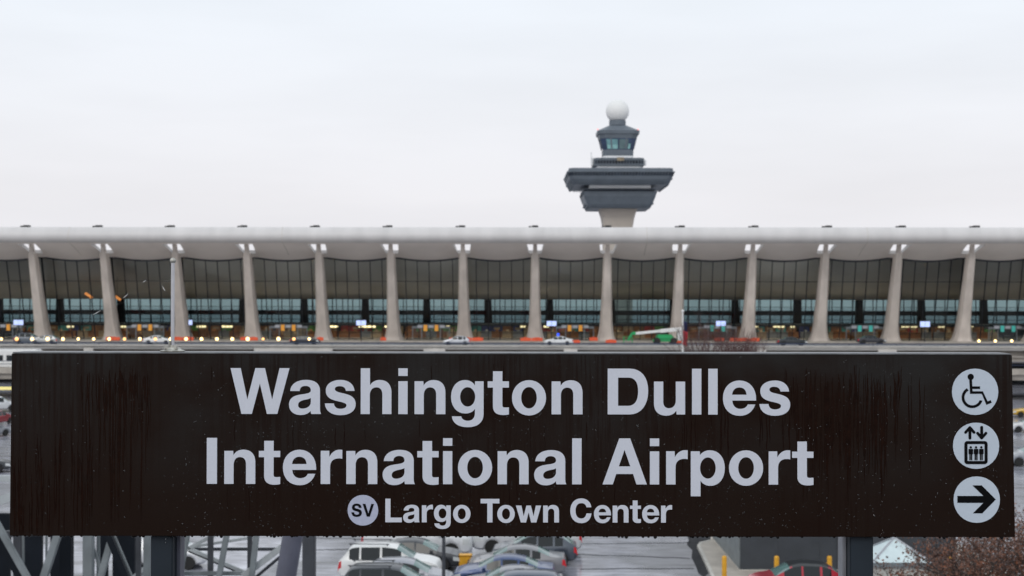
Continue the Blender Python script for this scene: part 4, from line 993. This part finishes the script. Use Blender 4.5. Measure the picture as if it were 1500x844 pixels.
# ------------------------------------------------------------------ boom lift on the upper roadway
D = 234.0
def q3(px, py, d=0): p = at(px, py, D + d); return p
c = q3(972, 500); lift = thing('boom_lift', 'green boom lift with a long white boom parked at the ninth column', 'boom lift', (c.x, D, ROAD))
b = MB(); b.box((q3(974, 0).x, D, ROAD + .62), (3.9, 2.3, .4)); b.build('chassis', M['green'], lift, bevel=.08)
b = MB(); x0, x1 = q3(961, 0).x, q3(986, 0).x; b.box(((x0 + x1) / 2, D - .1, ROAD + 1.15), (x1 - x0, 2.2, .9)); b.build('turntable', M['green'], lift, bevel=.25)
b = MB(); x0, x1 = q3(992, 0).x, q3(1004, 0).x; b.box(((x0 + x1) / 2, D, ROAD + 1.35), (x1 - x0, 2.2, 1.5)); b.build('counterweight', M['white'], lift, bevel=.1)
b = MB(); p0, p1 = q3(931, 488.5, -.9), q3(1003, 481.5, -.9); b.bar(p0, p0.lerp(p1, .55), .42, .4); b.bar(p0.lerp(p1, .5), p1, .62, .55); b.build('boom', M['white'], lift, bevel=.03)
b = MB(); b.bar(p1, Vector((p1.x + .1, D, ROAD + 1.0)), .55, .6); b.build('riser', M['white'], lift)
b = MB(); pj = q3(926, 488, -.9); pb = q3(920, 500, -.9); b.bar(p0, pj, .5, .5); b.bar(pj, Vector((pb.x, pb.y, ROAD + .6)), .35, .5)
b.build('jib', M['green'], lift)
b = MB(); bx, bz = pb.x, ROAD + .15
for dx in (-.7, .7):
    for dy in (-.5, .5): b.tube([(bx + dx, D - .9 + dy, bz), (bx + dx, D - .9 + dy, bz + 1.1)], .04, 6)
for z in (.55, 1.1):
    for dy in (-.5, .5): b.bar((bx - .7, D - .9 + dy, bz + z), (bx + .7, D - .9 + dy, bz + z), .06, .06)
b.box((bx, D - .9, bz), (1.5, 1.1, .1)); b.build('basket', M['green'], lift)
for dx in (-1.35, 1.35):
    for dy in (-1.05, 1.05):
        b = MB(); b.lathe([(.1, -.2), (.5, -.2), (.55, -.1), (.55, .1), (.5, .2), (.1, .2)], (q3(974, 0).x + dx, D + dy, ROAD + .56), 16, 'Y'); b.build('wheel', M['tyre'], lift, True)

# ------------------------------------------------------------------ flagpole, bare tree, middle viaduct
D = 196.0; p = at(1000, 457.5, D)
fp = thing('flagpole', 'thin white flagpole in front of the terminal, right of the green boom lift', 'flagpole', (p.x, D, 0))
b = MB(); b.tube([(p.x, D, 0), (p.x, D, p.z)], [.16, .10], 10); b.build('pole', M['white'], fp, True)
b = MB(); b.sphere((p.x, D, p.z + .15), .2, 12, 8); b.build('finial', M['white'], fp, True)
fl = thing('flag', 'limp red, white and dark blue flag hanging against the flagpole', 'flag', (p.x, D, at(1000, 506, D).z))
def cloth(y0, y1, x0, x1, m, name):
    b = MB(); za, zb_ = at(1000, y0, D).z, at(1000, y1, D).z; n = 14; rows = []
    for r in range(9):
        t = r / 8; w_ = (x1 - x0) * (1 - .25 * t)
        rows.append([(p.x + .12 + x0 + w_ * k / n, D - .12 + .16 * math.sin(k * 1.9 + t * 2.2) * (k / n), za + (zb_ - za) * t - .25 * k / n) for k in range(n + 1)])
    b.loft(rows, cap=False, closed=False); o = b.build(name, m, fl, True)
    s = o.modifiers.new('thickness', 'SOLIDIFY'); s.thickness = .02; return o
cloth(470, 484, 0, .55, M['flagb'], 'canton'); cloth(484, 505, -.1, .62, M['flagr'], 'stripes')

def bare_tree(name, label, base, H, spread, seed, lim=6, stems=5, m='twig'):
    rn = random.Random(seed); t = thing(name, label, 'tree', base); trunk, crown = MB(), MB(); base = Vector(base)
    def grow(p, d, ln, r, depth, mb):
        pts = [p]; dd = d.copy()
        for k in range(3):
            dd = (dd + Vector((rn.uniform(-.18, .18), rn.uniform(-.18, .18), rn.uniform(-.05, .16)))).normalized(); pts.append(pts[-1] + dd * ln / 3)
        mb.tube(pts, [r, r * .85, r * .72, r * .6], 6 if depth < 3 else 4, cap=False)
        if depth >= lim: return
        for k in range(rn.choice((2, 3, 3))):
            a = rn.uniform(0, 2 * PI); s = rn.uniform(.35, .8) * spread
            nd = (dd + Vector((math.cos(a) * s, math.sin(a) * s, rn.uniform(-.1, .3)))).normalized()
            grow(pts[-1] if k < 2 else pts[-2], nd, ln * rn.uniform(.66, .86), r * .60, depth + 1, crown)
    for s in range(stems):
        a = 2 * PI * s / stems + rn.uniform(-.4, .4); grow(base, Vector((math.cos(a) * .35 * spread, math.sin(a) * .35 * spread, 1)).normalized(), H * .34, H * .012 + .03, 0, trunk)
    trunk.build('trunk', M['bark'], t, True); crown.build('crown', M[m], t); return t
pb = ground(1052, 640); bz = 118.0; pt = at(1050, 500, bz)
bare_tree('bare_tree', 'bare reddish brown tree rising behind the top edge of the sign, right of the flagpole', (pt.x, bz, 0), 9.6, .55, 5, 6, 5)

VD = 190.0
mb = MB(); mb.box((0, VD + 6, 3.0), (420, 12, .8)); struct(mb.build('lower_roadway', M['beam']))
lp = thing('lower_parapet', 'pale concrete parapet of the lower roadway seen past both ends of the sign', 'parapet', (0, VD, 2.6))
mb = MB(); mb.box((0, VD - .2, 3.75), (420, .35, .8)); mb.build('wall', M['walk'], lp)
mb = MB(); mb.box((0, VD + .1, 4.6), (420, .08, .08)); mb.box((0, VD + .1, 5.0), (420, .08, .08)); mb.build('rail', M['rail'], lp)
mb = MB()
for x in range(-195, 200, 13): mb.box((x, VD + 6, 1.3), (1.2, 1.2, 2.6))
struct(mb.build('roadway_piers', M['beam']))
# shuttle bus on it
p = at(20, 525, VD + 5); zb0 = 3.404
bus = thing('shuttle_bus', 'white shuttle bus with dark windows past the left end of the sign', 'bus', (p.x, VD + 5, zb0))
b = MB(); b.box((p.x, VD + 5, zb0 + 1.72), (7.4, 2.4, 2.6)); b.build('body', M['white'], bus, bevel=.22)
for k in range(5): b = MB(); b.box((p.x - 2.9 + k * 1.4, VD + 3.79, zb0 + 1.85), (.95, .05, .75)); b.build('window', M['carglass'], bus, bevel=.02)
for k in (-2.3, 2.3):
    for s in (-1.05, 1.05): b = MB(); b.lathe([(.1, -.14), (.44, -.14), (.48, -.06), (.48, .06), (.44, .14), (.1, .14)], (p.x + k, VD + 5 + s, zb0 + .48), 16, 'Y'); b.build('wheel', M['tyre'], bus, True)
p = at(6, 570, VD - 2.0); t = thing('direction_sign', 'lit yellow panel hanging past the left end of the sign', 'sign', (p.x, VD - 1, p.z))
b = MB(); b.box((p.x, VD - .6, p.z), (2.6, .12, .4)); b.build('panel', M['yellowlit'], t, bevel=.03)
b = MB(); b.box((p.x - 1.2, VD - .55, (p.z + 3) / 2 + .2), (.06, .06, 3.0 - p.z)); b.box((p.x + 1.2, VD - .55, (p.z + 3) / 2 + .2), (.06, .06, 3.0 - p.z)); b.build('hanger', M['steeld'], t)

# ------------------------------------------------------------------ lower right: building, pavement, bollards, booth, tree
BX0, BX1, BY0, BY1, BH = 11.06, 21.5, 68.9, 78.0, 5.4
bld = thing('utility_building', 'windowless dark grey panelled building behind the red car', 'building', ((BX0 + BX1) / 2, (BY0 + BY1) / 2, 0))
b = MB(); b.box(((BX0 + BX1) / 2, (BY0 + BY1) / 2, BH / 2 + .1), (BX1 - BX0, BY1 - BY0, BH - .2)); b.build('wall', M['darkgrey'], bld)
b = MB(); b.box((BX0 - .03, (BY0 + BY1) / 2, BH / 2 + .1), (.06, BY1 - BY0 - .1, BH - .3)); b.build('lit_side_sheet', M['steel'], bld)  # paler sheet over the left wall paints its lit side
b = MB(); b.box(((BX0 + BX1) / 2, (BY0 + BY1) / 2, .1), (BX1 - BX0 + .1, BY1 - BY0 + .1, .2)); b.build('plinth', M['kerb'], bld)
b = MB(); b.box(((BX0 + BX1) / 2, (BY0 + BY1) / 2, BH + .08), (BX1 - BX0 + .3, BY1 - BY0 + .3, .16)); b.build('roof', M['steeld'], bld)
b = MB()
for x in (12.9, 14.9, 16.9, 18.9): b.box((x, BY0 - .004, BH / 2 + .1), (.02, .012, BH - .3))
b.build('panel_joints', M['steeld'], bld)
b = MB(); b.box((BX1 - 5.65, BY0 - .04, BH / 2 + .1), (.14, .09, BH - .3)); b.build('corner_trim', M['alu'], bld)
# pavement round the building with rounded kerb nose
pts = [ground(1045, 850), ground(1040, 838), ground(1028, 812), ground(1023.5, 803), ground(1027, 798.5), ground(1040, 795.5)]
pts = [(p.x, p.y) for p in pts]; k0 = pts[0]
outl = [(k0[0] + .9, 50)] + pts + [(pts[-1][0] + 1.2, 84), (24, 84), (24, 66.2), (11.6, 66.2), (10.9, 63), (10.6, 50)]
def slab(outl, z0, z1, m, name):
    n = len(outl); b = MB(); b.add([(x, y, z0) for x, y in outl] + [(x, y, z1) for x, y in outl], [tuple(range(n))[::-1], tuple(range(n, 2 * n))] + [(i, (i + 1) % n, n + (i + 1) % n, n + i) for i in range(n)])
    return struct(b.build(name, m))
slab(outl, -.05, .14, M['walk'], 'pavement')
kb = MB()
for (x0, y0), (x1, y1) in zip(outl[:7], outl[1:7]): kb.bar((x0, y0, .075), (x1, y1, .075), .17, .16, (0, 0, 1))
struct(kb.build('kerb', M['kerb']))
# a flat dark patch beside the kerb and sealed joints across the asphalt
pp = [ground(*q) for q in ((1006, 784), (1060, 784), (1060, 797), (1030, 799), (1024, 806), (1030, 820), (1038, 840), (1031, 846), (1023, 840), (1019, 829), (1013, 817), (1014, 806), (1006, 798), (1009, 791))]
b = MB(); b.add([(p.x, p.y, .004) for p in pp], [tuple(range(len(pp)))]); struct(b.build('dark_patch', M['seam_and_patch']))
b = MB()
for (a, y0), (c_, y1), w_ in (((462, 806), (512, 805), .10), ((462, 789), (520, 788.5), .08), ((836, 812), (1010, 818), .10), ((850, 834), (1016, 833), .10), ((845, 797), (1012, 795), .09)):
    n = 9; pts = [ground(a + (c_ - a) * k / n, y0 + (y1 - y0) * k / n + random.uniform(-.5, .5)) for k in range(n + 1)]
    for q0, q1 in zip(pts, pts[1:]): b.add([(q0.x, q0.y - w_, .004), (q1.x, q1.y - w_, .004), (q1.x, q1.y + w_, .004), (q0.x, q0.y + w_, .004)], [(0, 1, 2, 3)])
struct(b.build('tar_seams', M['seam_and_patch']))
# bollards
for n_, (px, lab) in enumerate(((1061, 'leftmost of the bollards, on the pavement left of the red car'), (1137.6, 'second from the left, behind the bonnet of the red car'), (1215, 'third from the left, behind the rear of the red car'), (1392.5, 'rightmost, under the brown tree'))):
    p = at(px, 820, 66.7); t = tag(None, None) if False else None
    b = MB(); b.lathe([(.115, .1), (.115, 1.16), (.10, 1.22), (.06, 1.25), (.001, 1.26)], (p.x, 66.7, 0), 18)
    o = b.build('bollard', M['yellow'], None, True, off=(p.x, 66.7, .1)); o.location = (p.x, 66.7, .1 if n_ != 5 else 0)
    tag(o, 'yellow steel bollard, ' + lab, 'bollard', 'yellow bollards')
p = at(679, 815, 69.5)
b = MB(); b.box((p.x + .1, 69.5, .37), (.62, .5, .74)); b.box((p.x + .1, 69.5, .77), (.68, .56, .06)); o = b.build('grit_bin', M['yellow'], off=(p.x, 69.5, 0), bevel=.04); o.location = (p.x, 69.5, .004)
tag(o, 'yellow box standing between the two rows of parked cars', 'box')
# lamp posts of the lot
def lamp_post(px, D, w_, H, lab):
    p = at(px, 800, D); t = thing('lamp_post', lab, 'lamp post', (p.x, D, 0))
    b = MB(); b.tube([(p.x, D, .55), (p.x, D, H)], [w_ / 2, w_ * .4], 12); b.build('pole', M['steeld'], t, True)
    b = MB(); b.lathe([(.3, 0), (.3, .6), (.26, .64)], (p.x, D, 0), 20); b.build('footing', M['kerb'], t, True)
    for s in (-1, 1): b = MB(); b.bar((p.x, D, H - .05), (p.x + s * .9, D, H + .05), .08, .08); b.box((p.x + s * 1.1, D, H + .06), (.7, .35, .12)); b.build('lamp_head', M['steeld'], t)
lamp_post(650, 58.5, .155, 6.6, 'slim dark lamp post in front of the left row of parked cars')
lamp_post(684, 78, .14, 6.2, 'slim dark lamp post behind the yellow box')
# booth
BD = 58.0; sx0, sx1 = at(1279, 830, BD).x, at(1364, 830, BD).x; bw = sx1 - sx0; bxc = (sx0 + sx1) / 2; ez = at(1320, 825, BD).z; ap = at(1310, 788, BD + bw / 2)
bo = thing('guard_booth', 'small beige booth with a pale pyramid roof beside the brown tree', 'booth', (bxc, BD + bw / 2, 0))
b = MB(); b.box((bxc, BD + bw / 2, (ez - .15) / 2), (bw - .3, bw - .3, ez - .15)); b.build('wall', M['booth'], bo, bevel=.02)
b = MB(); b.box((bxc, BD + bw / 2, ez - .08), (bw, bw, .2)); b.build('fascia', M['steel'], bo, bevel=.02)
b = MB(); e_ = bw / 2 + .04
b.add([(bxc - e_, BD - .04, ez + .02), (bxc + e_, BD - .04, ez + .02), (bxc + e_, BD + bw + .04, ez + .02), (bxc - e_, BD + bw + .04, ez + .02), (bxc, BD + bw / 2, ap.z)], [(0, 1, 4), (1, 2, 4), (2, 3, 4), (3, 0, 4), (3, 2, 1, 0)]); rf = b.build('roof', M['copper'], bo)
b = MB()
for a in (-1, 1):
    for c_ in (-1, 1): b.bar((bxc + a * e_, BD + bw / 2 + c_ * e_, ez + .03), (bxc, BD + bw / 2, ap.z + .02), .07, .05)
sub(b.build('ridge_cap', M['alu'], bo), rf)
b = MB(); b.box((bxc + .1, BD + .14, ez - 1.1), (1.1, .06, .9)); b.build('window', M['carglass'], bo)

# brown leaved tree
def leaf_mat():
    m, nt, b = newmat('dead_leaves'); L = nt.links.new
    gi = nt.nodes.new('ShaderNodeNewGeometry'); r = nt.nodes.new('ShaderNodeValToRGB'); e = r.color_ramp.elements
    e[0].position = 0; e[0].color = (.045, .022, .016, 1); e[1].position = 1; e[1].color = (.26, .095, .045, 1)
    k = e.new(.35); k.color = (.105, .048, .032, 1); k = e.new(.75); k.color = (.17, .075, .045, 1)
    L(gi.outputs['Random Per Island'], r.inputs[0]); L(r.outputs[0], b.inputs['Base Color']); b.inputs['Roughness'].default_value = .5
    return m
M['leaf'] = leaf_mat()
def leafy_tree(base, H, seed, rad, label):
    rn = random.Random(seed); t = thing('brown_leaved_tree', label, 'tree', base); base = Vector(base); trunk, limbs, lv = MB(), MB(), MB(); tips = []
    def grow(p, d, ln, r, depth, mb):
        pts = [p]; dd = d.copy()
        for k in range(3):
            dd = (dd + Vector((rn.uniform(-.16, .16), rn.uniform(-.16, .16), rn.uniform(-.06, .12)))).normalized(); pts.append(pts[-1] + dd * ln / 3)
        mb.tube(pts, [r, r * .88, r * .76, r * .62], 7 if depth < 2 else 5, cap=False)
        if depth >= 3: tips.extend(pts[1:])
        if depth >= 5: return
        for k in range(3 if depth < 4 else 2):
            a = rn.uniform(0, 2 * PI); s = rn.uniform(.5, 1.05)
            nd = (dd + Vector((math.cos(a) * s, math.sin(a) * s, rn.uniform(-.25, .25)))).normalized()
            grow(pts[-1] if k else pts[-2], nd, ln * rn.uniform(.68, .86), r * .60, depth + 1, limbs)
    trunk.tube([base, base + Vector((.05, 0, 1.0)), base + Vector((0, .05, 2.0))], [.20, .16, .14], 10)
    for s in range(5):
        a = 2 * PI * s / 5 + rn.uniform(-.3, .3); grow(base + Vector((0, 0, 1.5 + .12 * s)), Vector((math.cos(a) * .75, math.sin(a) * .75, .8)).normalized(), H * .25, .085, 1, limbs)
    grow(base + Vector((0, 0, 1.9)), Vector((.03, .03, 1)), H * .27, .11, 1, limbs)
    for p in tips:
        for q in range(rn.choice((3, 7, 11, 16))):
            c_ = p + Vector((rn.gauss(0, .2), rn.gauss(0, .2), rn.gauss(-.03, .2))); s = rn.uniform(.035, .062)
            u = Vector((rn.gauss(0, 1), rn.gauss(0, 1), rn.gauss(0, 1))).normalized(); v = u.cross(Vector((rn.gauss(0, 1), rn.gauss(0, 1), rn.gauss(0, 1)))).normalized(); n = u.cross(v) * s * .35
            lv.add([c_ - u * s, c_ + v * s * .55 + n, c_ + u * s, c_ - v * s * .55 + n], [(0, 1, 2), (0, 2, 3)])
    trunk.build('trunk', M['bark'], t, True); limbs.build('limbs', M['bark'], t, True); lv.build('crown', M['leaf'], t); return t
pt = at(1490, 800, 40.0)
leafy_tree((pt.x, 40, 0), 7.4, 21, 3.4, 'brown leaved tree beside the booth at the lower right')
pt = at(1548, 800, 46.0)
leafy_tree((pt.x, 46, 0), 7.8, 4, 3.4, 'brown leaved tree past the right end of the sign, behind the nearer one')

# ------------------------------------------------------------------ steel walkway trusses at the lower left
def member(t, name, a, b_, w_, D, m, dep=None, D2=None):
    p0, p1 = at(*a, D), at(*b_, D2 or D); b = MB(); wd = w_ * D / F
    b.bar(p0, p1, wd, dep or wd); return b.build(name, m, t, bevel=.006)
TDp = 25.0
def to_ground(px, py, w_, D, m, t, name='post', top=700):
    p = at(px, py, D); z1 = at(px, top, D).z; b = MB(); wd = w_ * D / F; b.box((p.x, D, z1 / 2), (wd, wd, z1)); return b.build(name, m, t, bevel=.006)
t = thing('steel_footbridge', 'dark grey lattice steel footbridge at the lower left behind the sign', 'footbridge', (at(100, 800, TDp).x, TDp, 0))
to_ground(27, 800, 12, TDp + 1, M['steeld'], t); to_ground(98, 800, 16, TDp + 1.2, M['navy'], t); to_ground(130, 800, 14, TDp, M['steel'], t); to_ground(203, 800, 7, TDp + .5, M['steeld'], t); to_ground(216, 800, 10, TDp + 2.2, M['steel'], t)
member(t, 'upright', (34.2, 700), (34.2, 905), 3.2, TDp - .2, M['steel']); member(t, 'upright', (68, 740), (68, 905), 3, TDp + .8, M['steel']); member(t, 'upright', (144, 700), (144, 905), 4.5, TDp + .3, M['steel'])
member(t, 'brace', (-42, 700), (73, 905), 8.5, TDp - .4, M['steel']); member(t, 'brace', (-50, 700), (62, 905), 9.5, TDp - .1, M['navy'])
member(t, 'brace', (112, 700), (45, 905), 10.5, TDp - .5, M['steel']); member(t, 'brace', (188, 700), (131, 905), 9, TDp - .5, M['steel'])
member(t, 'brace', (126, 706), (210, 905), 9.5, TDp - .8, M['navy']); member(t, 'brace', (133, 706), (218, 905), 4.5, TDp - .7, M['steel']); member(t, 'brace', (133, 790), (152, 850), 4, TDp + .1, M['steel'])
member(t, 'brace', (190, 850), (240, 810), 6, TDp + 3, M['steelw'])
member(t, 'chord', (-260, 701), (240, 701), 9, TDp, M['steelw']); member(t, 'chord', (-260, 905), (470, 905), 10, TDp, M['steel'])
member(t, 'chord', (-260, 793), (62, 780), 9, TDp + 1.5, M['steeld'])
member(t, 'brace', (-60, 757), (70, 707), 13, TDp - .6, M['steelw'])
for a, b_, c_ in ((-200, 15, 'navy'), (37, 62, 'navy'), (75, 90, 'navy'), (148, 158, 'navy'), (166, 198, 'navy')):
    x0, x1 = at(a, 800, TDp + 3.4).x, at(b_, 800, TDp + 3.4).x; z0, z1 = 6.4, at(0, 752 if a < 100 else 772, TDp + 3.4).z
    b = MB(); b.box(((x0 + x1) / 2, TDp + 3.4, (z0 + z1) / 2), (x1 - x0, .12, z1 - z0)); b.build('side_panel', M[c_], t)
t2 = thing('steel_canopy_frame', 'pale steel lattice frame between the left sign post and the leaning tube', 'steel frame', (at(330, 800, 31).x, 31, 0))
D2 = 31.0
to_ground(308.5, 800, 7.5, D2 + .4, M['steeld'], t2, top=760); to_ground(366, 800, 6.5, D2 + .6, M['steeld'], t2, top=760)
member(t2, 'brace', (281, 745), (252, 905), 8, D2, M['steel']); member(t2, 'brace', (339, 745), (310, 905), 8, D2, M['steel']); member(t2, 'brace', (380, 745), (362, 905), 8, D2, M['steel'])
member(t2, 'brace', (276, 803), (318, 782), 5, D2 + 1, M['steelw']); member(t2, 'brace', (276, 802), (372, 787), 4, D2 + 1.4, M['steelw'])
member(t2, 'brace', (275, 803), (362, 840), 5, D2 + 1, M['steelw']); member(t2, 'brace', (276, 807), (356, 841), 3, D2 + 1.1, M['navy'])
member(t2, 'brace', (356, 844), (418, 798), 9, D2 + .2, M['steelw'], None); member(t2, 'brace', (372, 848), (416, 811), 4.5, D2 + .5, M['steeld'])
member(t2, 'chord', (262, 804.5), (408, 804.5), 4.5, D2 + 1.6, M['steeld']); member(t2, 'chord', (180, 840), (362, 840), 6, D2 + .3, M['steel'])
member(t2, 'chord', (262, 905), (460, 905), 8, D2 + .3, M['steel']); member(t2, 'chord', (240, 748), (470, 748), 8, D2 + .3, M['steel'])
D3 = 21.0; p1, p0 = at(433, 760, D3), at(409, 905, D3)
dirv = (p0 - p1).normalized(); pg = p1 + dirv * (p1.z / -dirv.z)
t3 = thing('leaning_steel_tube', 'thick violet grey steel tube leaning left of the upright steel column', 'steel tube', (pg.x, D3, 0))
b = MB(); b.tube([pg, p1], 15 * D3 / F, 24); b.build('tube', M['steelp'], t3, True)
b = MB(); b.lathe([(.35, 0), (.35, .3)], (pg.x, D3, 0), 20); b.build('footing', M['kerb'], t3, True)
p = at(453, 800, 23.0); b = MB(); b.box((p.x, 23.0, 5.0), (18 * 23 / F, .2, 10.0)); o = b.build('steel_column', M['steeld'], off=(p.x, 23, 0), bevel=.008); o.location = (p.x, 23, 0)
tag(o, 'upright dark grey steel column just right of the leaning tube', 'column')
